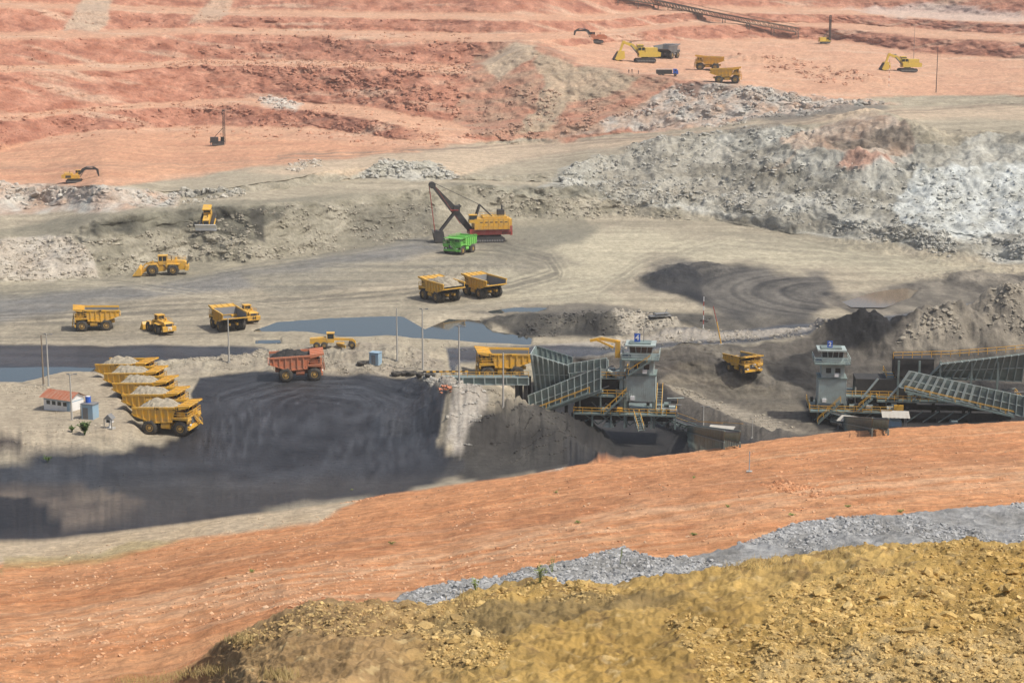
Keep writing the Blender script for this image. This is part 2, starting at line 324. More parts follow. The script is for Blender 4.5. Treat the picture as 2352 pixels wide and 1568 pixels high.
yard=[(500,945),(640,928),(1020,945),(1085,985),(1118,1050),(1090,1130),(1170,1170),(1130,1205),(1000,1245),(700,1285),(420,1345),(250,1370),(0,1400),(-800,1480),(-800,1190),(0,1192),(250,1172),(430,1122),(500,1062),(480,985)]
paint(yard,(.009,.0095,.011),(.034,.035,.039),un=4,soft=4,n=swirl*1.2,r=.45)
yw=sdpoly(yard,4,4,FAR)
Z=Z+yw*.08*swirl
ypk=yw*sstep(.25,.65,swirl*.5+.7*fbm(X/1.5,YN/3,4,175,.7)+.4*n2)*sdpoly([(520,960),(1050,960),(1080,1100),(800,1180),(500,1130)],20,50,FAR)
setc(ypk*.6,(.10,.105,.118)); rough=rough*(1-ypk*.5)+.25*ypk*.5
for sd_,P_ in ((30,[(520,1120),(650,1010),(760,975),(900,985),(980,1030),(960,1100),(800,1160),(500,1190),(0,1225)]),(31,[(560,1150),(700,1080),(860,1050),(1040,1060),(1060,1130),(900,1190),(400,1240),(-100,1270)]),(33,[(560,1000),(700,960),(900,955),(1060,1010),(1090,1080)])):
    tracks(P_,26,(.085,.09,.10),.55,.45,seed=sd_)
    tracks(P_,20,(.006,.006,.007),.5,.7,seed=sd_+7,lift=.08)
paint([(200,1250),(500,1215),(1000,1200),(1130,1195),(1000,1245),(700,1280),(420,1335),(250,1340)],(.07,.062,.053),un=10,soft=20,k=.5,n=swirl)
paint([(-200,1360),(-200,1245),(200,1245),(380,1300),(160,1360)],(.06,.05,.042),(.14,.112,.085),un=8)
paint([(-200,1375),(-200,1275),(60,1290),(185,1358)],cd,un=5)
paint([(140,1290),(250,1265),(340,1290),(260,1310)],(.19,.15,.11),(.12,.10,.075),un=8,k=.8)
paint([(1030,950),(1100,950),(1260,975),(1330,1020),(1400,1090),(1470,1150),(1300,1180),(1180,1150),(1090,1130),(1120,1060),(1080,990)],(.30,.26,.19),(.20,.175,.13),un=5)
paint([(1160,1110),(1220,1085),(1330,1095),(1400,1075),(1480,1150),(1200,1220),(1100,1200)],(.03,.028,.026),(.065,.06,.052),un=8)
paint([(1040,950),(1100,965),(1190,1020),(1220,1075),(1180,1110),(1150,1150),(1110,1125),(1130,1060),(1090,1000)],(.41,.375,.32),(.27,.235,.19),un=5)
nr=NEAR.astype(np.float32)
str2=fbm((X*.93+Y*.37)/40,(Y*.93-X*.37)/2.4,6,180,.6)
setc(nr,(.48,.20,.08),(.58,.30,.145),str2)
setc(nr*sstep(.25,.75,fbm(X/7,Y/8,6,184,.65)+.3*fine)*.6,(.38,.14,.055))
setc(nr*sstep(.3,.7,fbm((X*.93+Y*.37)/60,(Y*.93-X*.37)/5.0,4,186))*.5,(.58,.39,.24))
tracks([(-100,1500),(900,1345),(1700,1200),(2700,1100)],34,(.36,.15,.065),.55,.33,NEAR,40,.05)
tracks([(-100,1620),(800,1450),(1600,1290),(2700,1165)],40,(.63,.42,.26),.5,.3,NEAR,42)
tracks([(-100,1560),(800,1395),(1650,1240),(2700,1130)],26,(.34,.14,.06),.5,.4,NEAR,43,.05)
paint([(-800,1500),(0,1405),(250,1392),(450,1352),(800,1310),(900,1252),(960,1230),(1100,1206),(1250,1185),(800,1225),(0,1320),(-800,1400)],(.50,.40,.275),(.42,.325,.21),un=5,mask=NEAR)
paint([(-800,1510),(0,1430),(0,1392),(250,1382),(330,1350),(450,1355),(250,1402),(0,1420)],(.36,.28,.12),un=8,mask=NEAR,k=.6)
paint([(1300,1175),(1360,1145),(1440,1150),(1400,1175)],(.45,.40,.33),un=3,mask=NEAR)
setc(grav,(.38,.38,.37),(.20,.195,.18),fine)
setc(mr.astype(np.float32),(.45,.28,.075),(.57,.40,.15),n2)
setc((mr*sstep(1250,900,U)).astype(np.float32)*.8,(.42,.28,.145),(.34,.21,.10))
mf=fbm(X/.7,Y/.7,5,191,.62)
setc((mr*sstep(.0,.5,mf+.4*n2)).astype(np.float32)*.75,(.24,.15,.06))
setc((mr*sstep(.25,.6,fbm(X/.5,Y/.5,5,193,.62))).astype(np.float32)*.6,(.66,.50,.25))
setc((moundf*(1-sstep(380,620,U))).astype(np.float32),(.48,.22,.095),(.44,.26,.12),n2)
paint([(1050,1580),(1150,1515),(1450,1480),(1750,1490),(1500,1530),(1250,1590)],(.12,.09,.05),(.36,.26,.11),un=10,mask=NEAR,k=.7,n=mf)
paint([(1900,1640),(2700,1560),(2700,1720),(1900,1720)],(.62,.48,.26),(.45,.29,.09),un=14,mask=NEAR,k=.7,soft=20,n=mf)
col*= (1+.18*fine+.10*n2)[...,None]
col*= (1+(slopef*.22*fbm(X/.8,Y/.8,4,195,.6)))[...,None].astype(np.float32)
col=np.clip(col,.007,.85)
def np_mesh(name,verts,faces4,mats,color=None,rgh=None,smooth=True):
    me=bpy.data.meshes.new(name)
    nv=len(verts); nf=len(faces4); k=faces4.shape[1]
    me.vertices.add(nv); me.vertices.foreach_set('co',verts.astype(np.float32).ravel())
    me.loops.add(nf*k); me.loops.foreach_set('vertex_index',faces4.astype(np.int32).ravel())
    me.polygons.add(nf); me.polygons.foreach_set('loop_start',np.arange(0,nf*k,k,dtype=np.int32))
    me.polygons.foreach_set('use_smooth',np.full(nf,smooth))
    me.update(calc_edges=True)
    if color is not None:
        at=me.attributes.new('soil','FLOAT_COLOR','POINT')
        at.data.foreach_set('color',np.concatenate([color,np.ones((nv,1),np.float32)],1).astype(np.float32).ravel())
    if rgh is not None:
        at=me.attributes.new('dry','FLOAT','POINT'); at.data.foreach_set('value',rgh.astype(np.float32).ravel())
    for m_ in mats: me.materials.append(m_)
    ob=bpy.data.objects.new(name,me); scene.collection.objects.link(ob); return ob
def nodes(m):
    m.use_nodes=True; return m.node_tree.nodes,m.node_tree.links,m.node_tree.nodes['Principled BSDF']
def soil_mat(name,bump=.5,sc=1.0,rattr=True):
    m=bpy.data.materials.new(name); N,K,P=nodes(m)
    at=N.new('ShaderNodeAttribute'); at.attribute_name='soil'
    tc=N.new('ShaderNodeTexCoord')
    n=N.new('ShaderNodeTexNoise'); n.inputs['Scale'].default_value=.9*sc; n.inputs['Detail'].default_value=11; n.inputs['Roughness'].default_value=.76
    K.new(tc.outputs['Object'],n.inputs['Vector'])
    mr_=N.new('ShaderNodeMapRange'); mr_.inputs['From Min'].default_value=.3; mr_.inputs['From Max'].default_value=.7; mr_.inputs['To Min'].default_value=.60; mr_.inputs['To Max'].default_value=1.38
    K.new(n.outputs['Fac'],mr_.inputs['Value'])
    fac=mr_.outputs['Result']
    if rattr:
        mp=N.new('ShaderNodeMapping'); mp.inputs['Scale'].default_value=(.05,.6,.6); mp.inputs['Rotation'].default_value=(0,0,-.12); K.new(tc.outputs['Object'],mp.inputs['Vector'])
        n3=N.new('ShaderNodeTexNoise'); n3.inputs['Scale'].default_value=1.0; n3.inputs['Detail'].default_value=9; n3.inputs['Roughness'].default_value=.78; K.new(mp.outputs['Vector'],n3.inputs['Vector'])
        m3=N.new('ShaderNodeMapRange'); m3.inputs['From Min'].default_value=.35; m3.inputs['From Max'].default_value=.65; m3.inputs['To Min'].default_value=.88; m3.inputs['To Max'].default_value=1.10
        K.new(n3.outputs['Fac'],m3.inputs['Value'])
        mu=N.new('ShaderNodeMath'); mu.operation='MULTIPLY'; K.new(fac,mu.inputs[0]); K.new(m3.outputs['Result'],mu.inputs[1]); fac=mu.outputs[0]
    mx=N.new('ShaderNodeVectorMath'); mx.operation='SCALE'
    K.new(at.outputs['Color'],mx.inputs[0]); K.new(fac,mx.inputs['Scale']); K.new(mx.outputs['Vector'],P.inputs['Base Color'])
    if rattr:
        a2=N.new('ShaderNodeAttribute'); a2.attribute_name='dry'; K.new(a2.outputs['Fac'],P.inputs['Roughness'])
    else: P.inputs['Roughness'].default_value=.95
    P.inputs['Specular IOR Level'].default_value=.3
    b=N.new('ShaderNodeBump'); b.inputs['Strength'].default_value=bump; b.inputs['Distance'].default_value=.6
    K.new(n.outputs['Fac'],b.inputs['Height']); K.new(b.outputs['Normal'],P.inputs['Normal'])
    return m
soil=soil_mat('soil_ground',.7)
idx=np.arange(NR*NC).reshape(NR,NC)
fc=np.stack([idx[:-1,:-1],idx[:-1,1:],idx[1:,1:],idx[1:,:-1]],-1).reshape(-1,4)
verts=np.stack([X,Y,Z],-1).reshape(-1,3)
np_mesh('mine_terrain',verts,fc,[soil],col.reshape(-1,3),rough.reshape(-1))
def ico():
    t=(1+5**.5)/2
    v=np.array([(-1,t,0),(1,t,0),(-1,-t,0),(1,-t,0),(0,-1,t),(0,1,t),(0,-1,-t),(0,1,-t),(t,0,-1),(t,0,1),(-t,0,-1),(-t,0,1)],float); v/=np.linalg.norm(v[0])
    f=np.array([(0,11,5),(0,5,1),(0,1,7),(0,7,10),(0,10,11),(1,5,9),(5,11,4),(11,10,2),(10,7,6),(7,1,8),(3,9,4),(3,4,2),(3,2,6),(3,6,8),(3,8,9),(4,9,5),(2,4,11),(6,2,10),(8,6,7),(9,8,1)])
    return v,f
IV,IF=ico()
CL=fbm(X/9,YN/18,3,200)
def rocks(poly,count,smin,smax,c1,c2,mask,pw=2.2,un=8,follow=.5):
    w=sdpoly(poly,un,6,mask)
    inn=(w>.3)&(U>-200)&(U<2760)&(CL>-.12)
    ii=np.argwhere(inn)
    if len(ii)==0: return None
    pick=ii[RNG.randint(0,len(ii),count)]
    r,c_=pick[:,0],pick[:,1]
    P_=np.stack([X[r,c_],Y[r,c_],Z[r,c_]],-1)
    s=smin+(smax-smin)*RNG.rand(count)**pw
    sc_=s[:,None]*(.55+.6*RNG.rand(count,3)); sc_[:,2]*=.7
    th=RNG.rand(count)*6.28
    vv=IV[None]*(1+.28*RNG.randn(count,12,1)).clip(.5,1.5)*sc_[:,None,:]
    cs,sn=np.cos(th)[:,None],np.sin(th)[:,None]
    x=vv[...,0]*cs-vv[...,1]*sn; y=vv[...,0]*sn+vv[...,1]*cs
    W=np.stack([x,y,vv[...,2]],-1)+P_[:,None,:]; W[...,2]+=s[:,None]*.08
    ff=(IF[None]+12*np.arange(count)[:,None,None]).reshape(-1,3)
    t=RNG.rand(count,1); cc=(np.array(c1)*t+np.array(c2)*(1-t))*(.8+.4*RNG.rand(count,1))
    cc=cc*(1-follow)+col[r,c_]*follow*1.1
    return W.reshape(-1,3),ff,np.repeat(cc,12,0)
def rockset(name,specs):
    vs=[];fs=[];cs=[];o=0
    for s in specs:
        r=rocks(*s)
        if r is None: continue
        vs.append(r[0]);fs.append(r[1]+o);cs.append(r[2]);o+=len(r[0])
    return np_mesh(name,np.concatenate(vs),np.concatenate(fs),[rockm],np.concatenate(cs).astype(np.float32),None,False)
rockm=soil_mat('rock_stone',.4,2.5,False)
gr=((.48,.475,.43),(.27,.26,.23)); rd=((.43,.22,.145),(.31,.15,.10)); bg=((.44,.39,.31),(.29,.26,.20)); bk=((.05,.05,.05),(.12,.11,.10))
FM=FAR
rockset('rock_rubble',[
 ([(1400,440),(1550,375),(1700,345),(1950,310),(2050,330),(1950,420),(2560,440),(2700,335),(2700,660),(2400,640),(2100,580),(1800,520),(1400,470)],5500,.2,1.15,*gr,FM,4.5),
 ([(1700,205),(2000,235),(2200,262),(1850,310),(1560,320)],1500,.25,1.5,*gr,FM,4),
 ([(1180,470),(1700,475),(1900,505),(1700,545),(1300,545)],1200,.2,.9,*bg,FM,3),
 ([(0,600),(120,585),(230,620),(240,690),(60,705),(-60,700)],700,.2,.8,*bg,FM,3),
 ([(-60,520),(-60,465),(300,470),(640,475),(600,500),(430,520)],700,.25,1.4,*gr,FM,4),
 ([(470,490),(560,478),(640,490),(560,498)],60,.5,1.5,*gr,FM,2),
 ([(900,440),(960,405),(1080,408),(1150,440),(1100,450)],450,.3,1.2,*gr,FM,3),
 ([(690,430),(740,405),(800,405),(800,420)],200,.3,1.0,*gr,FM,3),
 ([(650,262),(660,248),(700,246),(760,262),(740,275)],110,.5,1.6,*gr,FM,2),
 ([(0,370),(300,330),(1100,365),(1100,300),(800,262),(500,250),(0,290)],1200,.3,1.2,*rd,FM,3),
 ([(400,170),(1180,190),(1180,90),(600,80)],1300,.3,1.4,*rd,FM,3),
 ([(600,175),(800,165),(1150,190),(1150,300),(900,255)],1000,.3,1.5,*rd,FM,3),
 ([(1150,345),(1350,350),(1650,280),(1500,250),(1250,200)],800,.3,1.2,(.4,.27,.2),(.3,.17,.12),FM,3),
 ([(1850,145),(1960,148),(2060,175),(2180,200),(2100,215),(1900,170)],300,.35,1.5,*rd,FM,3),
 ([(200,610),(650,520),(1080,505),(1080,590),(700,650),(450,655),(250,690)],1800,.2,.8,*bg,FM,3),
 ([(1520,815),(1570,790),(1660,805),(1700,835),(1560,840)],350,.2,.6,*bg,FM,3),
 ([(1500,860),(2120,815),(2120,832),(1500,872)],700,.15,.5,*bg,FM,3,3),
 ([(1040,955),(1100,965),(1190,1020),(1220,1075),(1180,1140),(1110,1125),(1130,1060),(1090,1000)],1600,.1,.5,*gr,FM,3,3),
 ([(1190,1000),(1330,1010),(1460,1150),(1250,1170),(1190,1100)],1200,.08,.4,*bk,FM,3,3,.8),
 ([(380,930),(650,895),(1000,890),(1090,925),(1020,940),(640,925)],1200,.08,.4,*bg,FM,3,3),
 ([(-60,1170),(-60,985),(120,990),(300,1080),(200,1165)],900,.06,.3,*bg,FM,3,3),
 ([(1660,965),(1690,972),(2020,1080),(1960,1095)],500,.12,.4,*bg,FM,3,3),
 ([(1300,800),(1500,775),(1780,800),(1700,835),(1300,840)],500,.2,.7,*bk,FM,3,3),
 ([(2250,890),(2300,850),(2450,815),(2700,800),(2700,880)],500,.2,.8,*bg,FM,3,3),
 ([(2150,610),(2400,600),(2600,640),(2560,660),(2300,645)],900,.25,.9,*gr,FM,3,3),
 ([(640,850),(1040,850),(1350,870),(1100,880),(700,870)],300,.08,.35,*bg,FM,3,3),
 ([(500,960),(1050,950),(1090,1100),(700,1230),(0,1260),(0,1200),(450,1130)],900,.04,.16,*bk,FM,3,3),
 ([(-60,180),(400,165),(1150,170),(1150,60),(600,20),(-60,20)],900,.25,.9,*rd,FM,3,3)])
NM1=NEAR&(SEG<1)[:,None]; NM2=NEAR&(SEG>=2)[:,None]
yl=((.60,.44,.19),(.32,.21,.08))
rockset('soil_clods',[([(540,1600),(850,1470),(1110,1500),(1500,1430),(2000,1385),(2560,1335),(2700,1330),(2700,1740),(500,1740)],20000,.01,.07,*yl,NM1,3.2,3,.4),
 ([(900,1600),(1110,1500),(1500,1430),(2000,1385),(2560,1335),(2700,1330),(2700,1560),(1200,1640)],400,.05,.18,*yl,NM1,3,3,.5)])
rockset('roadside_gravel',[([(960,1530),(1000,1494),(1280,1442),(1400,1415),(1560,1378),(1640,1400),(1740,1392),(1900,1352),(2000,1312),(2560,1262),(2700,1250),(2700,1460),(2560,1460),(2000,1520),(1300,1600),(1100,1560)],12000,.03,.20,(.46,.46,.46),(.22,.22,.21),NM2,3,3,.4),
 ([(-100,1720),(-100,1420),(1400,1170),(2700,1060),(2700,1250),(2000,1320),(1200,1450),(500,1560),(300,1720)],7000,.03,.17,(.50,.27,.15),(.5,.42,.3),NM2,4,3),
 ([(850,1265),(880,1245),(960,1240),(960,1250)],200,.08,.3,(.5,.2,.1),(.4,.17,.08),NM2,3,3),
 ([(1900,1215),(1960,1205),(2090,1240),(2050,1250),(1930,1230)],700,.05,.22,(.48,.25,.14),(.36,.18,.1),NM2,3,3)])
def mk(name,colr,r=.6,metal=0,dust=None,amt=.35,spec=.4,sc=.8):
    m=bpy.data.materials.new(name); N,K,P=nodes(m)
    P.inputs['Roughness'].default_value=r; P.inputs['Metallic'].default_value=metal; P.inputs['Specular IOR Level'].default_value=spec
    tc=N.new('ShaderNodeTexCoord'); n=N.new('ShaderNodeTexNoise'); n.inputs['Scale'].default_value=sc; n.inputs['Detail'].default_value=8; n.inputs['Roughness'].default_value=.7
    K.new(tc.outputs['Object'],n.inputs['Vector'])
    rp=N.new('ShaderNodeValToRGB'); rp.color_ramp.elements[0].position=.38; rp.color_ramp.elements[1].position=.68
    d=dust or (.30,.25,.18)
    rp.color_ramp.elements[0].color=(*colr,1)
    rp.color_ramp.elements[1].color=tuple(colr[i]*(1-amt)+d[i]*amt for i in range(3))+(1,)
    K.new(n.outputs['Fac'],rp.inputs['Fac']); K.new(rp.outputs['Color'],P.inputs['Base Color'])
    return m
wm=bpy.data.materials.new('pond_water'); N,K,P=nodes(wm); P.inputs['Base Color'].default_value=(.05,.06,.06,1); P.inputs['Roughness'].default_value=.06
n=N.new('ShaderNodeTexNoise'); n.inputs['Scale'].default_value=2; b=N.new('ShaderNodeBump'); b.inputs['Strength'].default_value=.03; K.new(n.outputs['Fac'],b.inputs['Height']); K.new(b.outputs['Normal'],P.inputs['Normal'])
wm2=wm.copy(); wm2.name='muddy_water'; wm2.node_tree.nodes['Principled BSDF'].inputs['Base Color'].default_value=(.16,.12,.08,1)
for i,P_ in enumerate(PZ):
    me=bpy.data.meshes.new('pond_water'); me.from_pydata(P_,[],[tuple(range(len(P_)))]); me.materials.append(wm2 if i==2 else wm)
    scene.collection.objects.link(bpy.data.objects.new('pond_water',me))
YEL=mk('paint_yellow',(.70,.38,.025),.5,amt=.6,sc=1.1); ORG=mk('paint_orange',(.52,.17,.08),.55,amt=.5,sc=1.1); GRN=mk('paint_green',(.13,.46,.07),.45,amt=.3)
PALE=mk('paint_pale_yellow',(.68,.49,.06),.5); TIRE=mk('tire_rubber',(.025,.024,.023),.9,dust=(.16,.14,.11),amt=.6); RIM=mk('rim_dusty',(.42,.24,.04),.7,amt=.5)
DARK=mk('steel_dark',(.03,.03,.032),.7,dust=(.14,.12,.1),amt=.4); GREY=mk('steel_grey',(.16,.165,.17),.6); GLASS=mk('glass_dark',(.02,.03,.035),.12,dust=(.05,.05,.05),amt=.3,spec=.6)
WHITE=mk('paint_white',(.72,.72,.70),.6,amt=.25); RED=mk('paint_red',(.36,.035,.03),.5); BLACKP=mk('lettering_black',(.015,.015,.015),.6,amt=.05)
COAL=mk('coal_load',(.018,.018,.018),.9,dust=(.06,.055,.05),amt=.5,sc=1.5); EARTH=mk('earth_load',(.22,.19,.14),.95,dust=(.42,.37,.28),amt=.8,sc=1.3)
STG=mk('station_green',(.17,.225,.21),.6,dust=(.10,.09,.075),amt=.6,sc=.6); STL=mk('station_light_panel',(.36,.43,.41),.6,dust=(.22,.21,.18),amt=.6,sc=.6); STD=mk('station_soot',(.022,.022,.022),.8,dust=(.07,.065,.06),amt=.6)
RAILY=mk('rail_yellow',(.66,.35,.03),.6,amt=.3); RUST=mk('roof_rust',(.34,.10,.045),.85,dust=(.38,.27,.2),amt=.6,sc=1.2); BLUE=mk('paint_blue',(.02,.10,.45),.5,amt=.1); LBLUE=mk('paint_light_blue',(.25,.38,.48),.6)
CONC=mk('concrete',(.38,.37,.34),.9); LEAF=mk('leaf_green',(.06,.12,.02),.7,dust=(.12,.16,.04),amt=.8,sc=3); STRAW=mk('dry_grass',(.42,.31,.12),.9); ROOFG=mk('roof_sheet_pale',(.42,.40,.35),.7,amt=.5); SKIN=mk('skin_and_cloth',(.12,.09,.09),.9)
CVM=mk('conveyor_steel_dusty',(.10,.085,.07),.8)
class B:
    def __init__(s): s.p={}
    def g(s,part):
        return s.p.setdefault(part,([],[],[],[]))
    def add(s,part,mat,vs,fs,sm=False):
        V_,F_,M_,S_=s.g(part); o=len(V_); V_.extend(tuple(v) for v in vs)
        for f in fs: F_.append(tuple(o+i for i in f)); M_.append(mat); S_.append(sm)
    def box(s,part,mat,c,d,ry=0,rz=0,rx=0):
        R=Euler((rx,ry,rz)).to_matrix(); c=Vector(c); vs=[]
        for x in(-.5,.5):
            for y in(-.5,.5):
                for z in(-.5,.5): vs.append(c+R@Vector((x*d[0],y*d[1],z*d[2])))
        s.add(part,mat,vs,[(0,1,3,2),(4,6,7,5),(0,4,5,1),(2,3,7,6),(0,2,6,4),(1,5,7,3)])
    def b2(s,part,mat,x0,x1,y0,y1,z0,z1): s.box(part,mat,((x0+x1)/2,(y0+y1)/2,(z0+z1)/2),(abs(x1-x0),abs(y1-y0),abs(z1-z0)))
    def beam(s,part,mat,p,q,w,h=None):
        h=h or w; p=Vector(p);q=Vector(q); d=(q-p); l=d.length
        if l<1e-5: return
        d/=l; up=Vector((0,0,1)) if abs(d.z)<.98 else Vector((0,1,0))
        r=d.cross(up).normalized()*w/2; u_=r.cross(d).normalized()*h/2
        vs=[p-r-u_,p+r-u_,p+r+u_,p-r+u_,q-r-u_,q+r-u_,q+r+u_,q-r+u_]
        s.add(part,mat,vs,[(0,1,2,3),(4,7,6,5),(0,4,5,1),(1,5,6,2),(2,6,7,3),(3,7,4,0)])
    def cyl(s,part,mat,p,q,r,n=12,r2=None):
        p=Vector(p);q=Vector(q);d=(q-p).normalized(); r2=r if r2 is None else r2
        a=d.orthogonal().normalized(); b_=d.cross(a)
        vs=[p+(a*math.cos(t)+b_*math.sin(t))*r for t in [2*math.pi*i/n for i in range(n)]]+[q+(a*math.cos(t)+b_*math.sin(t))*r2 for t in [2*math.pi*i/n for i in range(n)]]
        s.add(part,mat,vs,[(i,(i+1)%n,n+(i+1)%n,n+i) for i in range(n)],True)
        s.add(part,mat,vs,[tuple(range(n))[::-1],tuple(range(n,2*n))])
    def prism(s,part,mat,prof,y0,y1):
        n=len(prof); vs=[(x,y0,z) for x,z in prof]+[(x,y1,z) for x,z in prof]
        s.add(part,mat,vs,[(i,(i+1)%n,n+(i+1)%n,n+i) for i in range(n)]+[tuple(range(n))[::-1],tuple(range(n,2*n))])
    def lathe(s,part,mat,c,prof,n=22,sm=True):
        vs=[];m_=len(prof)
        for i in range(n):
            a=2*math.pi*i/n
            for r,yo in prof: vs.append((c[0]+r*math.cos(a),c[1]+yo,c[2]+r*math.sin(a)))
        fs=[(i*m_+j,((i+1)%n)*m_+j,((i+1)%n)*m_+j+1,i*m_+j+1) for i in range(n) for j in range(m_-1)]
        s.add(part,mat,vs,fs,sm)
    def wheel(s,part,c,r,w,rim=None):
        rim=rim or RIM
        h=w/2
        s.lathe(part,TIRE,c,[(.5*r,-h),(.9*r,-h),(r,-h*.72),(r,h*.72),(.9*r,h),(.5*r,h)])
        for i in range(22):
            a=2*math.pi*(i+.5)/22
            s.box(part,TIRE,(c[0]+r*math.cos(a),c[1],c[2]+r*math.sin(a)),(.07*r,w*.8,.09*r),ry=-a)
        s.cyl(part,rim,(c[0],c[1]-h*.82,c[2]),(c[0],c[1]+h*.82,c[2]),.52*r,18)
        s.cyl(part,DARK,(c[0],c[1]-h*.9,c[2]),(c[0],c[1]+h*.9,c[2]),.36*r,14)
        s.cyl(part,rim,(c[0],c[1]-h*1.03,c[2]),(c[0],c[1]+h*1.03,c[2]),.24*r,12)
    def track(s,part,x0,x1,r,y,w,z=0):
        pr=[]
        for i in range(7):
            a=math.pi/2-math.pi*i/6; pr.append((x1-r+r*math.cos(a),z+r+r*math.sin(a)))
        for i in range(7):
            a=-math.pi/2-math.pi*i/6; pr.append((x0+r+r*math.cos(a),z+r+r*math.sin(a)))
        s.prism(part,DARK,pr,y-w/2,y+w/2)
        n=int((x1-x0)/(r*.9))
        for i in range(n): 
            xx=x0+r+(x1-x0-2*r)*i/max(1,n-1); s.cyl(part,GREY,(xx,y-w/2-.04,z+r*.8),(xx,y+w/2+.04,z+r*.8),r*.33,10)
        k=int((x1-x0-2*r)/.45)
        for i in range(k+1):
            xx=x0+r+(x1-x0-2*r)*i/max(1,k); s.box(part,DARK,(xx,y,z+2*r+.03),(.16,w*1.06,.08))
    def heap(s,part,mat,x0,x1,y0,y1,zb,h,seed=0,lift=0):
        nx,ny=26,16; xs=np.linspace(x0,x1,nx); ys=np.linspace(y0,y1,ny); vs=[]
        gx,gy=np.meshgrid(xs,ys,indexing='ij')
        nn=fbm(gx/1.6,gy/1.6,4,seed+3,.65)
        for i in range(nx):
            for j in range(ny):
                a=2*i/(nx-1)-1; b_=2*j/(ny-1)-1
                dome=max(0,1-(abs(a)**2.2))*max(0,1-abs(b_)**2)
                vs.append((xs[i],ys[j],zb+lift*(-a)+h*dome**.75+(.6*nn[i,j] if dome>0 else 0)))
        s.add(part,mat,vs,[(i*ny+j,(i+1)*ny+j,(i+1)*ny+j+1,i*ny+j+1) for i in range(nx-1) for j in range(ny-1)])
    def rail(s,part,mat,pts,h=1.1,w=.09,step=2.0):
        for a,b_ in zip(pts[:-1],pts[1:]):
            a=Vector(a);b_=Vector(b_); n=max(1,int((b_-a).length/step))
            for i in range(n+1):
                p=a.lerp(b_,i/n); s.beam(part,mat,p,p+Vector((0,0,h)),w)
            for hh in (h,h*.52): s.beam(part,mat,a+Vector((0,0,hh)),b_+Vector((0,0,hh)),w)
    def stair(s,part,p,q,w,mat=None,railm=None):
        mat=mat or STG; p=Vector(p);q=Vector(q); d=q-p; hd=Vector((d.x,d.y,0)).normalized(); sd=Vector((-hd.y,hd.x,0))*w/2
        n=max(3,int(abs(d.z)/.35))
        for sg in(-1,1):
            s.beam(part,mat,p+sd*sg,q+sd*sg,.12,.3)
            s.beam(part,railm or RAILY,p+sd*sg+Vector((0,0,1)),q+sd*sg+Vector((0,0,1)),.08)
            for i in range(0,n+1,3):
                c_=p.lerp(q,i/n)+sd*sg; s.beam(part,railm or RAILY,c_,c_+Vector((0,0,1)),.07)
        for i in range(n):
            c_=p.lerp(q,(i+.5)/n); s.beam(part,mat,c_-sd,c_+sd,.3,.06)
    def finish(s):
        out=[]
        for part,(V_,F_,M_,S_) in s.p.items():
            me=bpy.data.meshes.new(part); me.from_pydata([tuple(v) for v in V_],[],F_)
            ms=[]; 
            for m_ in M_:
                if m_ not in ms: ms.append(m_)
            for m_ in ms: me.materials.append(m_)
            d={m_:i for i,m_ in enumerate(ms)}
            me.polygons.foreach_set('material_index',[d[m_] for m_ in M_]); me.polygons.foreach_set('use_smooth',S_)
            me.update(); out.append((part,me))
        return out
def place(tpl,name,loc,head=0,scale=1,pitch=0,roll=0,texts=()):
    e=bpy.data.objects.new(name,None); scene.collection.objects.link(e); e.empty_display_size=.5
    e.location=loc; e.rotation_euler=Euler((math.radians(roll),math.radians(pitch),math.radians(head)),'XYZ'); e.scale=(scale,)*3
    for part,me in tpl:
        o=bpy.data.objects.new(part,me); scene.collection.objects.link(o); o.parent=e
    for (txt,l,r,sz,mt) in texts:
        cu=bpy.data.curves.new('number_marking','FONT'); cu.body=txt; cu.size=sz; cu.extrude=.015; cu.align_x='CENTER'; cu.align_y='CENTER'; cu.materials.append(mt); cu.offset=.02*sz
        o=bpy.data.objects.new('number_marking',cu); scene.collection.objects.link(o); o.parent=e; o.location=l; o.rotation_euler=[math.radians(a) for a in r]
    return e
def G(u,v,dz=-.06):
    p=ground(u,v); p.z+=dz; return p
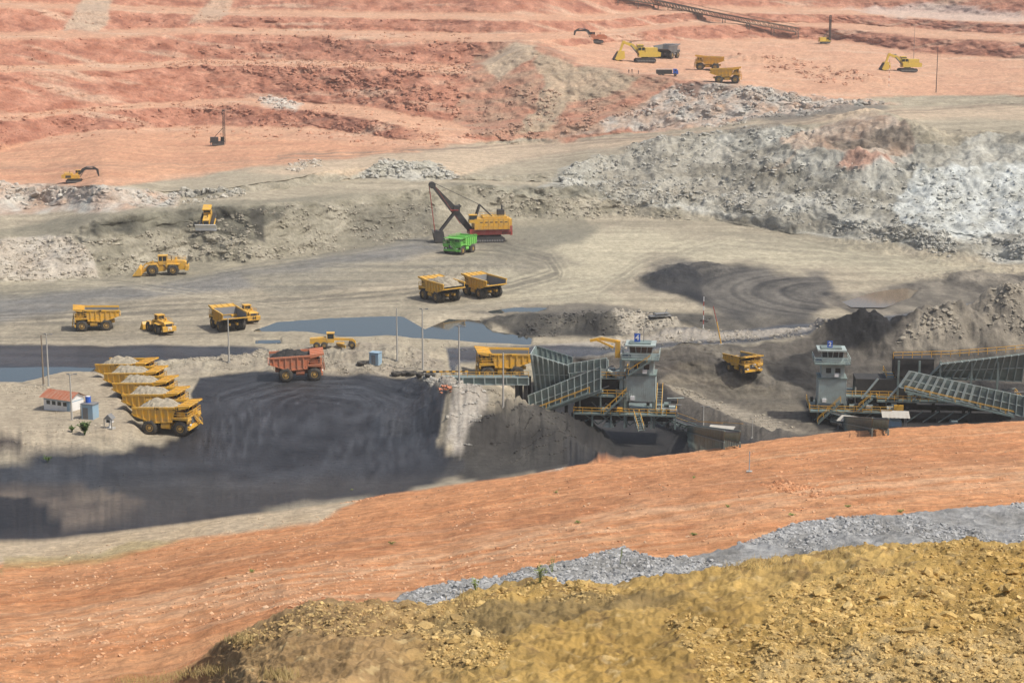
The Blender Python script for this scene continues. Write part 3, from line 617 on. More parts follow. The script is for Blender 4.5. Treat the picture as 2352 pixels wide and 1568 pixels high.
def haul(paint,load=None,tank=False,cabc=None):
    b=B(); cabc=cabc or paint
    for i,(x,y,w) in enumerate([(3.3,2.75,1.0),(3.3,-2.75,1.0)]): b.wheel('front_wheel_%d'%(i+1),(x,y,1.42),1.42,w)
    k=0
    for sg in(1,-1):
        for y in(1.85,3.0): k+=1; b.wheel('rear_wheel_%d'%k,(-2.5,sg*y,1.42),1.42,1.0)
    b.cyl('axle',DARK,(-2.5,-3,1.42),(-2.5,3,1.42),.45); b.cyl('axle',DARK,(3.3,-2.5,1.42),(3.3,2.5,1.42),.3)
    for y in(-1,1): b.prism('chassis',cabc,[(-4.6,1.7),(-4.6,2.3),(1,2.2),(4.6,2.3),(4.6,1.5),(1,1.5)],y-.22,y+.22)
    b.b2('chassis',DARK,-3.4,4.2,-.75,.75,1.2,2.1)
    b.b2('bumper',cabc,4.55,5.05,-3.1,3.1,1.15,1.75); b.b2('bumper',DARK,4.5,4.9,-1.6,1.6,.9,1.15)
    b.b2('radiator',cabc,3.9,4.75,-1.55,1.35,1.75,3.35); b.b2('radiator',DARK,4.7,4.82,-1.3,1.1,1.95,3.15)
    for i in range(6): b.b2('radiator',GREY,4.81,4.86,-1.3,1.1,2.05+.19*i,2.11+.19*i)
    for y in(-2.3,-1.95,1.75,2.1): b.cyl('headlamps',WHITE,(4.9,y,2.0),(5.08,y,2.0),.17,10)
    for sg in(-1,1):
        b.prism('fender',cabc,[(1.5,3.2),(2.0,3.35),(4.9,3.35),(5.0,2.9),(4.8,2.4),(4.7,2.4),(4.75,3.0),(2.0,3.1),(1.6,2.7)],sg*1.6,sg*3.35)
    b.b2('deck',cabc,1.9,4.95,-3.4,3.4,3.36,3.5)
    b.b2('cab',cabc,2.7,4.45,.55,2.75,3.5,4.15); b.b2('cab',GLASS,2.76,4.39,.61,2.69,4.15,4.85); b.b2('cab',cabc,2.6,4.6,.45,2.85,4.85,5.0)
    for x in(2.75,3.6,4.4):
        for y in(.6,2.7): b.b2('cab',cabc,x-.06,x+.06,y-.06,y+.06,4.15,4.86)
    b.b2('hood_box',cabc,2.5,4.1,-2.6,-.6,3.5,4.2); b.cyl('air_filter',DARK,(4.2,-2.2,3.6),(4.2,-2.2,4.6),.3); b.cyl('air_filter',DARK,(4.2,-1.4,3.6),(4.2,-1.4,4.6),.3)
    b.rail('handrail',cabc,[(2.0,3.3,3.5),(4.9,3.3,3.5),(4.9,-3.3,3.5),(2.0,-3.3,3.5)],1.0,.08,1.3)
    b.stair('ladder',(5.3,2.3,1.2),(4.9,-.4,3.4),.6,cabc,cabc)
    b.cyl('hoist_cylinder',GREY,(.3,1.35,1.8),(-.6,1.35,2.9),.18); b.cyl('hoist_cylinder',GREY,(.3,-1.35,1.8),(-.6,-1.35,2.9),.18)
    b.cyl('fuel_tank',cabc,(-.4,-2.6,1.8),(1.3,-2.6,1.8),.6,14); b.cyl('fuel_tank',cabc,(-.4,2.6,1.8),(1.3,2.6,1.8),.6,14)
    if tank:
        b.prism('water_tank',paint,[(-5.2,2.9),(-5.4,5.1),(1.9,5.1),(2.1,2.8),(-1,2.4)],-3.1,3.1)
        for x in(-4.4,-3.2,-2,-.8,.4,1.5):
            b.b2('water_tank',paint,x-.1,x+.1,-3.25,3.25,2.8,5.2)
        b.b2('canopy',paint,1.9,4.9,-3.1,3.1,5.15,5.3)
        for x in(-5.3,1.8): b.b2('water_tank',paint,x-.12,x+.12,-3.2,3.2,5.1,5.5)
        b.rail('tank_rail',paint,[(-5.2,3,5.1),(1.8,3,5.1)],.7,.08); b.rail('tank_rail',paint,[(-5.2,-3,5.1),(1.8,-3,5.1)],.7,.08)
        return b.finish()
    side=[(-5.7,3.75),(-1.9,2.45),(1.9,2.75),(2.55,5.1),(2.55,5.35),(-5.8,5.0)]
    for sg in(-1,1):
        y=sg*3.2; b.prism('dump_body_side',paint,side,y-.07,y+.07)
        b.beam('dump_body_side',paint,(-5.8,y+sg*.12,4.95),(2.6,y+sg*.12,5.3),.34,.32)
        for x in(-4.9,-3.7,-2.5,-1.3,-.1,1.1):
            zb=np.interp(x,[-5.7,-1.9,1.9],[3.75,2.45,2.75])
            b.b2('dump_body_side',paint,x-.12,x+.12,y+sg*.07,y+sg*.27,zb+.02,5.0)
        b.beam('dump_body_side',paint,(-5.7,y+sg*.1,3.72),(-1.9,y+sg*.1,2.42),.24,.24); b.beam('dump_body_side',paint,(-1.9,y+sg*.1,2.42),(1.9,y+sg*.1,2.72),.24,.24)
    inner=GREY
    b.add('dump_body_floor',inner,[(-6.0,-3.2,3.85),(-6.0,3.2,3.85),(-1.9,3.2,2.55),(-1.9,-3.2,2.55),(1.9,3.2,2.8),(1.9,-3.2,2.8),(2.5,3.2,5.3),(2.5,-3.2,5.3)],[(0,1,2,3),(3,2,4,5),(5,4,6,7)])
    b.add('dump_body_floor',DARK,[(-6.0,-3.2,3.7),(-6.0,3.2,3.7),(-1.9,3.2,2.4),(-1.9,-3.2,2.4),(1.9,3.2,2.65),(1.9,-3.2,2.65),(2.6,3.2,5.3),(2.6,-3.2,5.3)],[(0,1,2,3),(3,2,4,5),(5,4,6,7)])
    b.box('dump_body_floor',paint,(-5.98,0,3.78),(.15,6.5,.25))
    for sg in(-1,1): b.add('dump_body_lining',inner,[(-5.6,sg*3.11,3.8),(-1.9,sg*3.11,2.6),(1.9,sg*3.11,2.85),(2.4,sg*3.11,5.0),(-5.7,sg*3.11,4.7)],[(0,1,2,3,4)])
    b.beam('canopy',paint,(2.5,0,5.33),(5.3,0,5.62),6.6,.14)
    for y in(-3.2,-1.6,0,1.6,3.2): b.beam('canopy',paint,(2.5,y,5.46),(5.3,y,5.75),.14,.16)
    for sg in(-1,1): b.prism('canopy',paint,[(2.4,4.7),(2.4,5.5),(5.3,5.75),(5.3,5.45)],sg*3.25-.08,sg*3.25+.08)
    if load: b.heap('load_heap',load,-5.4,2.5,-3.1,3.1,4.15,2.0,random.randint(0,9),.05)
    return b.finish()
def ntext(n,c=None,sz=.95): 
    c=c or BLACKP
    return [(n,(2.6,-3.42,5.1),(90,0,0),.8,c),(n,(2.6,3.42,5.1),(90,0,180),.8,c),(n,(-1.0,-3.56,5.08),(90,2.4,0),.62,c),(n,(-1.0,3.56,5.08),(90,-2.4,180),.62,c)]
TR_L=haul(YEL,EARTH); TR_L2=haul(YEL,EARTH); TR_E=haul(YEL); TR_O=haul(ORG,COAL); TR_G=haul(GRN,None,True)
row=[((424,1078),0,'124'),((396,1044),1,''),((370,1014),1,''),((346,988),1,''),((323,965),0,'128')]
for (uv,a,num) in row:
    place(TR_L if a==0 else TR_L2,'haul_truck',G(*uv),-12+random.uniform(-2,2),.94,texts=ntext(num) if num else ())
place(TR_O,'haul_truck',G(745,945),8,.96)
place(TR_E,'haul_truck',G(1256,941),187,1.0,texts=ntext('116'))
place(TR_E,'haul_truck',G(240,822),193,.92,texts=ntext('138'))
place(TR_E,'haul_truck',G(570,822),118,.88)
place(TR_L2,'haul_truck',G(1102,750),128,.98,)
place(TR_E,'haul_truck',G(1208,740),128,.95)
place(TR_G,'water_truck',G(1150,632),240,.9,texts=[('93',(4.95,-.1,2.6),(90,0,90),1.0,WHITE),('93',(0,-3.3,4),(90,0,0),.9,BLACKP)])
place(TR_E,'haul_truck',G(1858,930),300,.72,texts=[('88',(5.1,0,3.0),(90,0,90),1.3,WHITE)]+ntext('88'))
place(TR_E,'haul_truck',G(1772,176),172,1.12); place(TR_E,'haul_truck',G(1815,208),-8,1.12)
TR_D=haul(GREY); place(TR_D,'haul_truck',G(1668,146),60,1.15)
def loader():
    b=B()
    for i,(x,y) in enumerate([(2.4,1.9),(2.4,-1.9),(-2.6,1.9),(-2.6,-1.9)]): b.wheel('wheel_%d'%(i+1),(x,y,1.4),1.4,1.15,RIM)
    b.prism('rear_body',YEL,[(-5.8,1.3),(-6.0,2.0),(-5.9,3.1),(-5.3,3.5),(-1.0,3.7),(-.7,2.4),(-.8,1.3)],-1.15,1.15)
    b.prism('counterweight',YEL,[(-6.3,1.2),(-6.4,2.4),(-5.7,2.5),(-5.5,1.2)],-1.9,1.9)
    b.b2('grille',DARK,-6.05,-5.9,-.95,.95,2.5,3.2)
    for sg in(-1,1):
        b.prism('fender',YEL,[(-4.3,2.9),(-1.2,3.0),(-.9,2.3),(-1.1,2.2),(-1.5,2.8),(-4.2,2.75)],sg*1.15,sg*2.3)
        b.prism('fender',YEL,[(.9,2.2),(1.2,2.95),(3.4,2.95),(3.5,2.75),(1.4,2.8),(1.1,2.2)],sg*1.3,sg*2.4)
    b.b2('cab',YEL,-1.1,1.0,-.95,.95,2.6,3.5); b.b2('cab',GLASS,-1.02,.92,-.88,.88,3.5,4.7); b.b2('cab',YEL,-1.25,1.15,-1.1,1.1,4.7,4.92)
    for x in(-1.05,0,.93):
        for y in(-.9,.9): b.b2('cab',YEL,x-.07,x+.07,y-.07,y+.07,3.5,4.7)
    b.cyl('exhaust',DARK,(-2.2,.5,3.6),(-2.2,.5,4.7),.12); b.cyl('air_cleaner',YEL,(-3.2,-.4,3.6),(-3.2,-.4,4.3),.3)
    b.prism('front_frame',YEL,[(-.6,1.0),(-.6,2.0),(.9,3.1),(2.4,3.2),(3.2,1.6),(3,.9)],-.8,.8)
    for sg in(-1,1):
        b.prism('lift_arm',YEL,[(1.2,3.0),(1.7,3.2),(3.7,2.3),(5.3,.9),(5.1,.45),(3.2,1.5)],sg*1.15-.14,sg*1.15+.14)
        b.cyl('lift_cylinder',GREY,(1.0,sg*.9,1.5),(3.6,sg*.9,1.8),.13)
    b.beam('tilt_lever',YEL,(2.2,0,3.4),(4.4,0,2.6),.35,.35); b.beam('tilt_lever',YEL,(4.4,0,2.6),(5.2,0,1.4),.3,.3)
    pr=[(5.0,.35),(5.1,1.6),(5.6,2.3),(5.75,2.25),(5.35,1.5),(5.45,.6),(7.2,.25),(7.25,.1),(5.3,.12)]
    b.prism('bucket',YEL,pr,-2.6,2.6)
    for sg in(-1,1): b.prism('bucket',YEL,[(5.1,.2),(5.2,1.6),(5.65,2.25),(6.5,1.1),(7.2,.15)],sg*2.6-.05,sg*2.6+.05)
    b.rail('handrail',YEL,[(-5.6,1.1,3.55),(-1.4,1.1,3.7)],.8,.06); b.rail('handrail',YEL,[(-5.6,-1.1,3.55),(-1.4,-1.1,3.7)],.8,.06)
    return b.finish()
LD=loader()
place(LD,'wheel_loader',G(408,686),186,1.08)
place(LD,'wheel_loader',G(400,830),125,.84,texts=[('79',(-6.42,0,1.9),(90,0,-90),1.3,WHITE)])
place(LD,'wheel_loader',G(617,802),118,.8,texts=[('44',(-6.42,0,1.9),(90,0,-90),1.2,BLACKP)])
b=B()
for sg in(-1,1): b.track('track_%d'%(1 if sg<0 else 2),-2.6,2.4,.65,sg*1.35,.7)
b.prism('hull',YEL,[(-2.2,.8),(-2.3,2.2),(-.4,2.3),(2.3,2.2),(2.5,1.0)],-.8,.8); b.b2('grille',DARK,2.4,2.55,-.6,.6,1.1,2.1)
b.b2('cab',YEL,-1.9,-.2,-.9,.9,2.2,2.7); b.b2('cab',GLASS,-1.85,-.25,-.85,.85,2.7,3.6); b.b2('cab',YEL,-2.1,0,-1.05,1.05,3.6,3.8); b.cyl('exhaust',DARK,(1,.3,2.3),(1,.3,3.4),.09)
for x in(-1.85,-.25):
    for y in(-.85,.85): b.b2('cab',YEL,x-.06,x+.06,y-.06,y+.06,2.7,3.6)
for sg in(-1,1): b.beam('push_arm',YEL,(-.5,sg*1.85,.7),(3.3,sg*1.85,.6),.22)
b.prism('blade',WHITE,[(3.4,.0),(3.15,.6),(3.2,1.4),(3.5,1.9),(3.6,1.85),(3.35,1.3),(3.32,.6),(3.6,.05)],-2.6,2.6)
b.prism('ripper',DARK,[(-2.4,1.2),(-3.5,1.3),(-3.6,.2),(-3.4,.2),(-3.3,1.0),(-2.4,.9)],-.5,.5)
place(b.finish(),'bulldozer',G(520,558)+Vector((0,.6,.3)),268,1.15,pitch=30)
def excav(pc,bc,shovel=False):
    b=B()
    for sg in(-1,1): b.track('track_%d'%(1 if sg<0 else 2),-3,3,.6,sg*1.9,.8)
    b.b2('undercarriage',DARK,-1.2,1.2,-1.6,1.6,.5,1.3); b.cyl('slew_ring',DARK,(0,0,1.2),(0,0,1.6),1.1,18)
    b.b2('upper_body',pc,-3.6,2.0,-1.9,1.9,1.6,3.0); b.prism('counterweight',pc,[(-4.4,1.7),(-4.5,2.9),(-3.6,3.2),(-3.6,1.7)],-1.9,1.9)
    b.b2('engine_deck',pc,-3.4,-.4,-1.8,1.8,3.0,3.5); b.b2('engine_deck',DARK,-3.0,-1.0,-1.92,-1.88,1.9,2.8)
    b.b2('cab',pc,.4,2.3,.7,1.9,3.0,3.5); b.b2('cab',GLASS,.5,2.25,.75,1.85,3.5,4.4); b.b2('cab',pc,.35,2.4,.65,1.95,4.4,4.55)
    b.b2('cab',pc,1.3,1.42,.68,1.92,3.4,4.4); b.cyl('exhaust',DARK,(-1.6,.8,3.5),(-1.6,.8,4.3),.12)
    b.rail('handrail',pc,[(-3.4,-1.8,3.5),(-.4,-1.8,3.5)],.8,.07,1.2)
    if shovel:
        b.b2('engine_deck',pc,-3.5,.2,-1.85,1.85,3.0,4.3); b.b2('cab',pc,.5,2.3,-1.8,.2,3.0,5.2); b.b2('cab',GLASS,.44,2.36,-1.86,.26,4.1,4.9)
        b.prism('boom',pc,[(1.4,2.3),(1.2,3.2),(3.6,5.4),(6.3,6.2),(6.6,5.6),(4.3,4.6)],-.45,.45)
        b.prism('stick',pc,[(6.0,6.3),(6.8,6.3),(7.8,3.2),(7.3,3.0)],-.35,.35)
        b.cyl('boom_cylinder',GREY,(2,.7,2.2),(4.4,.7,5.0),.2); b.cyl('stick_cylinder',GREY,(4,0,5.9),(7,0,5.4),.18)
        b.prism('bucket',pc,[(6.4,3.3),(8.2,3.4),(9.2,1.0),(8.3,.6),(6.2,1.2)],-1.6,1.6); b.prism('bucket',DARK,[(8.2,3.3),(9.6,1.0),(9.2,.7),(8,.9)],-1.5,1.5)
    else:
        b.prism('boom',bc,[(1.5,2.2),(1.3,3.0),(3.0,5.2),(4.2,5.7),(7.6,5.2),(7.7,4.7),(4.4,4.7),(3.6,4.3)],-.32,.32)
        b.prism('stick',bc,[(6.6,5.7),(7.3,5.9),(9.0,4.9),(9.3,2.0),(8.9,1.9),(8.2,4.4)],-.25,.25)
        b.cyl('boom_cylinder',GREY,(2.2,.5,2.0),(3.9,.5,4.8),.15); b.cyl('stick_cylinder',GREY,(4.4,0,5.9),(6.9,0,5.8),.14)
        b.prism('bucket',bc,[(8.7,2.1),(9.4,2.1),(9.5,.9),(8.6,.1),(7.7,.4),(8.0,1.3)],-.8,.8)
    return b.finish()
EXB=excav(YEL,DARK); EXS=excav(PALE,PALE,True); EXR=excav(ORG,DARK)
place(EXB,'excavator',G(186,456),8,.82)
place(EXS,'mining_excavator',G(1612,156),186,1.5); place(EXS,'mining_excavator',G(2268,180),184,1.35)
place(EXR,'excavator',G(1490,108),180,1.2)
b=B()
for sg in(-1,1): b.track('track_%d'%(1 if sg<0 else 2),-5,5,.9,sg*3.0,1.5)
b.b2('carbody',DARK,-3,3,-2.5,2.5,.8,1.9); b.cyl('turntable',DARK,(0,0,1.8),(0,0,2.4),2.8,24)
b.b2('house_base',RED,-6.6,5.6,-3.3,3.3,2.4,4.0); b.b2('house',YEL,-6.4,4.2,-3.2,3.2,4.0,7.2); b.b2('house',YEL,-5.8,1.5,-2.6,2.6,7.2,7.8)
b.b2('counterweight',RED,-7.3,-6.6,-3.2,3.2,2.2,5.0); b.b2('counterweight',YEL,-7.2,-6.4,-3.0,3.0,5.0,7.0)
for i in range(7): b.prism('hazard_stripes',BLACKP,[(-6.9+.4*i,2.5),(-6.7+.4*i,2.5),(-6.45+.4*i,3.3),(-6.65+.4*i,3.3)],3.31,3.33)
for x in(-5.4,-3.9,-2.4,-.9,.6,2.1): b.b2('house',YEL,x-.45,x+.45,3.2,3.25,5.0,6.5); b.b2('house',DARK,x-.4,x+.4,3.25,3.27,6.0,6.3); b.b2('house',YEL,x-.8,x-.7,3.2,3.3,4.0,7.2)
b.b2('operator_cab',YEL,3.4,5.8,1.2,3.2,6.0,7.0); b.b2('operator_cab',GLASS,3.5,5.75,1.25,3.15,7.0,8.3); b.b2('operator_cab',YEL,3.3,5.9,1.1,3.3,8.3,8.5)
b.rail('walkway_rail',RAILY,[(-6.4,3.8,4.0),(4.2,3.8,4.0)],1.1,.09); b.b2('walkway',DARK,-6.4,4.2,3.2,3.9,3.85,3.98)
b.rail('roof_rail',YEL,[(-6.2,3.1,7.2),(3.8,3.1,7.2)],1.1,.08); b.rail('roof_rail',YEL,[(-6.2,-3.1,7.2),(3.8,-3.1,7.2)],1.1,.08)
for y in(-1.4,1.4):
    b.beam('gantry',DARK,(-1.5,y,7.6),(2.2,y*.6,11.2),.35); b.beam('gantry',DARK,(3.6,y,7.0),(2.2,y*.6,11.2),.4)
b.b2('winch_housing',DARK,-5.2,-3.2,-1.2,1.2,7.8,9.6); b.cyl('winch_housing',DARK,(-4.6,0,9.5),(-4.6,0,11),.25)
for y in(-.85,.85):
    b.prism('boom',DARK,[(4.8,3.2),(4.6,4.4),(9.6,11.0),(16.0,17.4),(16.7,16.9),(11.4,9.8),(5.8,3.3)],y-.18,y+.18)
for i in range(9):
    t=i/8; b.beam('boom',DARK,(5+11.3*t,-.85,4.2+12.8*t),(5+11.3*t,.85,4.2+12.8*t),.3)
    if i<8: b.beam('boom',DARK,(5+11.3*t,-.85,4.2+12.8*t),(5+11.3*(t+.125),.85,4.2+12.8*(t+.125)),.16)
b.b2('boom_platform',RED,8.8,11.2,-1.6,1.6,9.7,9.9)
b.cyl('boom_sheave',DARK,(16.5,-.9,17.3),(16.5,.9,17.3),1.0,20)
for y in(-.55,.55): b.beam('dipper_stick',DARK,(8.0,y*1.9,11.2),(14.4,y*1.9,3.2),.45,.6)
b.b2('saddle_block',DARK,8.3,10.2,-1.4,1.4,9.0,11.0)
b.prism('dipper',DARK,[(12.9,.6),(13.3,3.4),(15.6,3.8),(16.4,3.0),(15.9,.4),(14.2,.1)],-1.5,1.5)
for i in range(4): b.box('dipper',GREY,(16.4,-1.2+.8*i,3.5),(.25,.3,1.0),ry=.4)
for y in(-.5,.5):
    b.cyl('hoist_rope',RED,(17.4,y,17.2),(15.8,y,3.6),.07,6); b.cyl('suspension_rope',DARK,(16.3,y,18.1),(2.2,y,11.2),.07,6); b.cyl('suspension_rope',RED,(15.6,y*2,16.9),(8,y*2,5.5),.06,6)
place(b.finish(),'electric_rope_shovel',G(1217,603),190,1.0)
b=B()
for i,(x,y) in enumerate([(-3.2,1.1),(-3.2,-1.1),(-1.6,1.1),(-1.6,-1.1),(4.2,1.1),(4.2,-1.1)]): b.wheel('wheel_%d'%(i+1),(x,y,.7),.7,.45)
b.prism('engine_hood',YEL,[(-4.6,1.0),(-4.6,2.1),(-1.2,2.3),(-1.0,1.0)],-.75,.75)
b.b2('cab',YEL,-1.0,.5,-.8,.8,1.2,2.0); b.b2('cab',GLASS,-.95,.45,-.75,.75,2.0,3.1); b.b2('cab',YEL,-1.1,.6,-.9,.9,3.1,3.25)
for x in(-.95,.45):
    for y in(-.75,.75): b.b2('cab',YEL,x-.06,x+.06,y-.06,y+.06,2,3.1)
b.prism('gooseneck',YEL,[(.3,1.6),(.4,2.1),(4.4,1.9),(5.0,1.3),(4.8,.9),(4.2,1.4)],-.2,.2)
b.cyl('circle',YEL,(1.8,0,.9),(1.8,0,1.05),.9,18); b.box('moldboard',YEL,(1.9,0,.45),(.12,4.0,.65),rz=.5); b.beam('front_blade',YEL,(5.0,-1.2,.7),(5.0,1.2,.7),.1,.7)
place(b.finish(),'motor_grader',G(830,868),5,1.0)
def drill(pc,h):
    b=B()
    for sg in(-1,1): b.track('track_%d'%(1 if sg<0 else 2),-2.2,2.2,.45,sg*1.2,.6)
    b.b2('deck',pc,-3,2.4,-1.5,1.5,1.0,1.4); b.b2('engine_house',pc,-2.8,.2,-1.3,1.3,1.4,3.0); b.b2('cab',pc,1.0,2.3,.3,1.4,1.4,2.1); b.b2('cab',GLASS,1.05,2.25,.35,1.35,2.1,2.9); b.b2('cab',pc,.95,2.35,.25,1.45,2.9,3.0)
    for x in(1.9,2.7):
        for y in(-.9,-.1): b.beam('mast',DARK,(x,y,.6),(x,y,h),.15)
    n=int(h/1.0)
    for i in range(n):
        z=1+i*(h-1)/n; z2=1+(i+1)*(h-1)/n
        b.beam('mast',DARK,(1.9,-.9,z),(2.7,-.9,z2),.1); b.beam('mast',DARK,(1.9,-.1,z2),(2.7,-.1,z),.1); b.beam('mast',DARK,(1.9,-.9,z2),(1.9,-.1,z),.1)
    b.beam('drill_string',DARK,(2.3,-.5,0),(2.3,-.5,h*.85),.16); b.b2('mast_head',DARK,1.8,2.8,-1,0,h,h+.5); b.beam('mast_brace',DARK,(-1.2,-.5,3),(1.9,-.5,h*.5),.2)
    for x,y in((-2.6,-1.3),(-2.6,1.3),(2.2,-1.3),(2.2,1.3)): b.cyl('levelling_jack',GREY,(x,y,0),(x,y,1.3),.12)
    return b.finish()
place(drill(DARK,12.5),'drill_rig',G(545,364,.1),10,1.0); place(drill(PALE,13),'drill_rig',G(2062,110,.1),10,1.1)
b=B()
for i,(x,y) in enumerate([(3,1.1),(3,-1.1),(-1.6,1.1),(-1.6,-1.1),(-2.8,1.1),(-2.8,-1.1)]): b.wheel('wheel_%d'%(i+1),(x,y,.55),.55,.35,GREY)
b.b2('chassis',DARK,-4,4,-.5,.5,.7,1.0); b.prism('cab',BLUE,[(2.2,.7),(2.2,2.6),(3.5,2.6),(4.1,1.9),(4.2,.7)],-1.2,1.2); b.b2('cab',GLASS,2.8,3.4,-1.22,1.22,1.8,2.4)
b.b2('cargo_box',DARK,-4.2,1.9,-1.25,1.25,1.0,2.3); b.rail('cargo_rail',WHITE,[(-4,-1.2,2.3),(1.8,-1.2,2.3)],.5,.07)
place(b.finish(),'service_truck',G(1668,190),-5,1.1)
def person(u,v,h=0):
    p=G(u,v,0); vs=[(0,0,.92),(0,0,1.15),(0,0,1.42),(0,0,1.52),(0,.02,1.66),(.2,0,1.40),(.27,.02,1.12),(.25,.1,.88),(-.2,0,1.40),(-.27,.02,1.12),(-.25,.1,.88),(.1,0,.88),(.12,.02,.48),(.13,0,.06),(.13,.14,.03),(-.1,0,.88),(-.12,.02,.48),(-.13,0,.06),(-.13,.14,.03)]
    es=[(0,1),(1,2),(2,3),(3,4),(2,5),(5,6),(6,7),(2,8),(8,9),(9,10),(0,11),(11,12),(12,13),(13,14),(0,15),(15,16),(16,17),(17,18)]
    rs=[.15,.15,.16,.07,.11,.07,.05,.04,.07,.05,.04,.10,.075,.05,.045,.10,.075,.05,.045]
    me=bpy.data.meshes.new('person'); me.from_pydata(vs,es,[]); me.materials.append(SKIN)
    o=bpy.data.objects.new('person',me); scene.collection.objects.link(o); o.location=p; o.rotation_euler=(0,0,h)
    md=o.modifiers.new('skin','SKIN')
    for i,r in enumerate(rs): me.skin_vertices[0].data[i].radius=(r,r)
    me.skin_vertices[0].data[0].use_root=True
    o.modifiers.new('sub','SUBSURF').levels=1
for q in((1572,184),(1580,183),(1596,186)): 
    try: person(*q,random.uniform(0,6))
    except Exception as ex: print('person',ex)
def ribbed(b,part,quad,n,mat,ribm,depth=.35,w=.18,hn=2):
    P0,P1,P2,P3=[Vector(p) for p in quad]
    nrm=(P1-P0).cross(P3-P0).normalized()
    b.add(part,mat,[P0,P1,P2,P3,P0-nrm*.12,P1-nrm*.12,P2-nrm*.12,P3-nrm*.12],[(0,1,2,3),(7,6,5,4),(0,4,5,1),(1,5,6,2),(2,6,7,3),(3,7,4,0)])
    for i in range(n+1):
        t=i/n; b.beam(part,ribm,P0.lerp(P1,t)+nrm*depth/2,P3.lerp(P2,t)+nrm*depth/2,w,depth)
    for i in range(hn+1):
        t=i/hn; b.beam(part,ribm,P0.lerp(P3,t)+nrm*depth*.5,P1.lerp(P2,t)+nrm*depth*.5,w*.9,w*.9)
def tower(b,x,y,z0,sign):
    b.b2('tower_cladding',STL,x,x+5.4,y,y+5,z0+2.6,z0+7.4); b.b2('tower_frame',STG,x-.15,x+5.55,y-.15,y+5.15,z0+7.4,z0+7.7)
    for i in range(14): b.b2('tower_cladding',STL,x+.1+i*.4,x+.22+i*.4,y-.06,y,z0+2.6,z0+7.4)
    b.b2('tower_upper',STL,x+.6,x+5,y+.4,y+4.6,z0+7.7,z0+10.4); b.b2('tower_upper',GLASS,x+1.4,x+2.4,y+.34,y+.4,z0+8.6,z0+9.6); b.b2('tower_upper',GLASS,x+3.2,x+4.2,y+.34,y+.4,z0+8.6,z0+9.6)
    b.b2('tower_gallery',STG,x-.9,x+6.0,y-.9,y+5.8,z0+10.4,z0+10.6); b.rail('tower_gallery_rail',STL,[(x-.9,y+5.8,z0+10.6),(x-.9,y-.9,z0+10.6),(x+6,y-.9,z0+10.6),(x+6,y+5.8,z0+10.6)],1.1,.09,1.2)
    b.prism('control_cab',STL,[(x+.9,z0+10.6),(x+.6,z0+11.7),(x+4.6,z0+11.7),(x+4.2,z0+10.6)],y+.6,y+4.4)
    b.prism('control_cab',GLASS,[(x+.62,z0+11.7),(x+.3,z0+12.9),(x+4.9,z0+12.9),(x+4.58,z0+11.7)],y+.5,y+4.5)
    for xx in(.45,1.6,2.7,3.8,4.75): b.beam('control_cab',STL,(x+xx+.12 if xx<2 else x+xx-.1,y+.48,z0+11.7),(x+xx,y+.46,z0+12.9),.12)
    b.b2('control_cab_roof',STL,x-.3,x+5.3,y,y+5,z0+12.9,z0+13.2); b.b2('control_cab_roof',STG,x+.4,x+4.4,y+.8,y+4,z0+13.2,z0+13.45)
    for (px,pz) in((x+3,z0+7.7),(x+.8,z0+2.6)): b.b2('air_conditioner',WHITE,px,px+.8,y-.5,y-.1,pz+.3,pz+1.0)
    for xx in(x,x+5.2):
        for yy in(y,y+4.8): b.b2('tower_legs',STG,xx-.15,xx+.25,yy-.1,yy+.3,z0-2.5,z0+2.6)
def decks(b,x0,x1,y0,y1,zs):
    for z in zs:
        b.b2('platform',STG,x0,x1,y0,y1,z-.25,z); b.rail('platform_rail',RAILY,[(x0,y1,z),(x0,y0,z),(x1,y0,z),(x1,y1,z)],1.1,.09,1.6)
def machinery(b,x0,x1,y0,y1,z,n,rs):
    for i in range(n):
        x=rs.uniform(x0,x1);y=rs.uniform(y0,y1); k=rs.choice([0,1,2,3])
        if k==0: b.b2('machinery',rs.choice([STL,STG,STD]),x,x+rs.uniform(.6,1.8),y,y+1.2,z,z+rs.uniform(.8,2.1))
        elif k==1: b.cyl('machinery',rs.choice([STL,STG,GREY]),(x,y,z+.6),(x+rs.uniform(.8,2),y,z+.6),.5,12)
        elif k==2: b.cyl('pipework',rs.choice([STL,GREY]),(x,y,z+rs.uniform(.4,2)),(x+rs.uniform(1,3.5),y,z+rs.uniform(.4,2)),.13,8)
        else: b.cyl('pipework',STL,(x,y,z),(x,y,z+rs.uniform(1,2.5)),.16,8)
rs=random.Random(3)
b=B()
for x in(-12,-8,-2,4,10,14):
    for y in(0,6): b.b2('support_leg',STD,x-.3,x+.3,y-.3,y+.3,0,3.4)
for y in(0,7): b.b2('main_girder',STD,-4,15,y-.4,y+.4,1.2,2.4)
for x in(-3,3,9): b.prism('pontoon_foot',STL,[(x-1.0,0),(x-.6,.9),(x+.6,.9),(x+1.0,0)],-1.2,.6)
for x in(-2,1,4,7,10,13): b.beam('bracing',STG,(x,-.4,.4),(x+3,-.4,2.6),.2); b.beam('bracing',STG,(x+3,-.4,.4),(x,-.4,2.6),.2)
decks(b,-3.5,15.5,-1.8,8,[2.7]); decks(b,-2.5,6.2,-1.2,8,[6.0]); decks(b,-1,6,-.2,8,[9.2])
machinery(b,-3,5,-1.2,5,2.7,26,rs); machinery(b,11,14.5,-1.2,5,2.7,12,rs); machinery(b,-2,5,-.6,5,6.0,18,rs); machinery(b,0,4,.5,5,9.2,12,rs)
tower(b,6.2,-.6,2.4,1)
b.cyl('duct',STL,(5.3,.4,2.7),(5.3,.4,12.5),.45); b.cyl('duct',STL,(5.3,.4,9),(2.6,.4,10.5),.4)
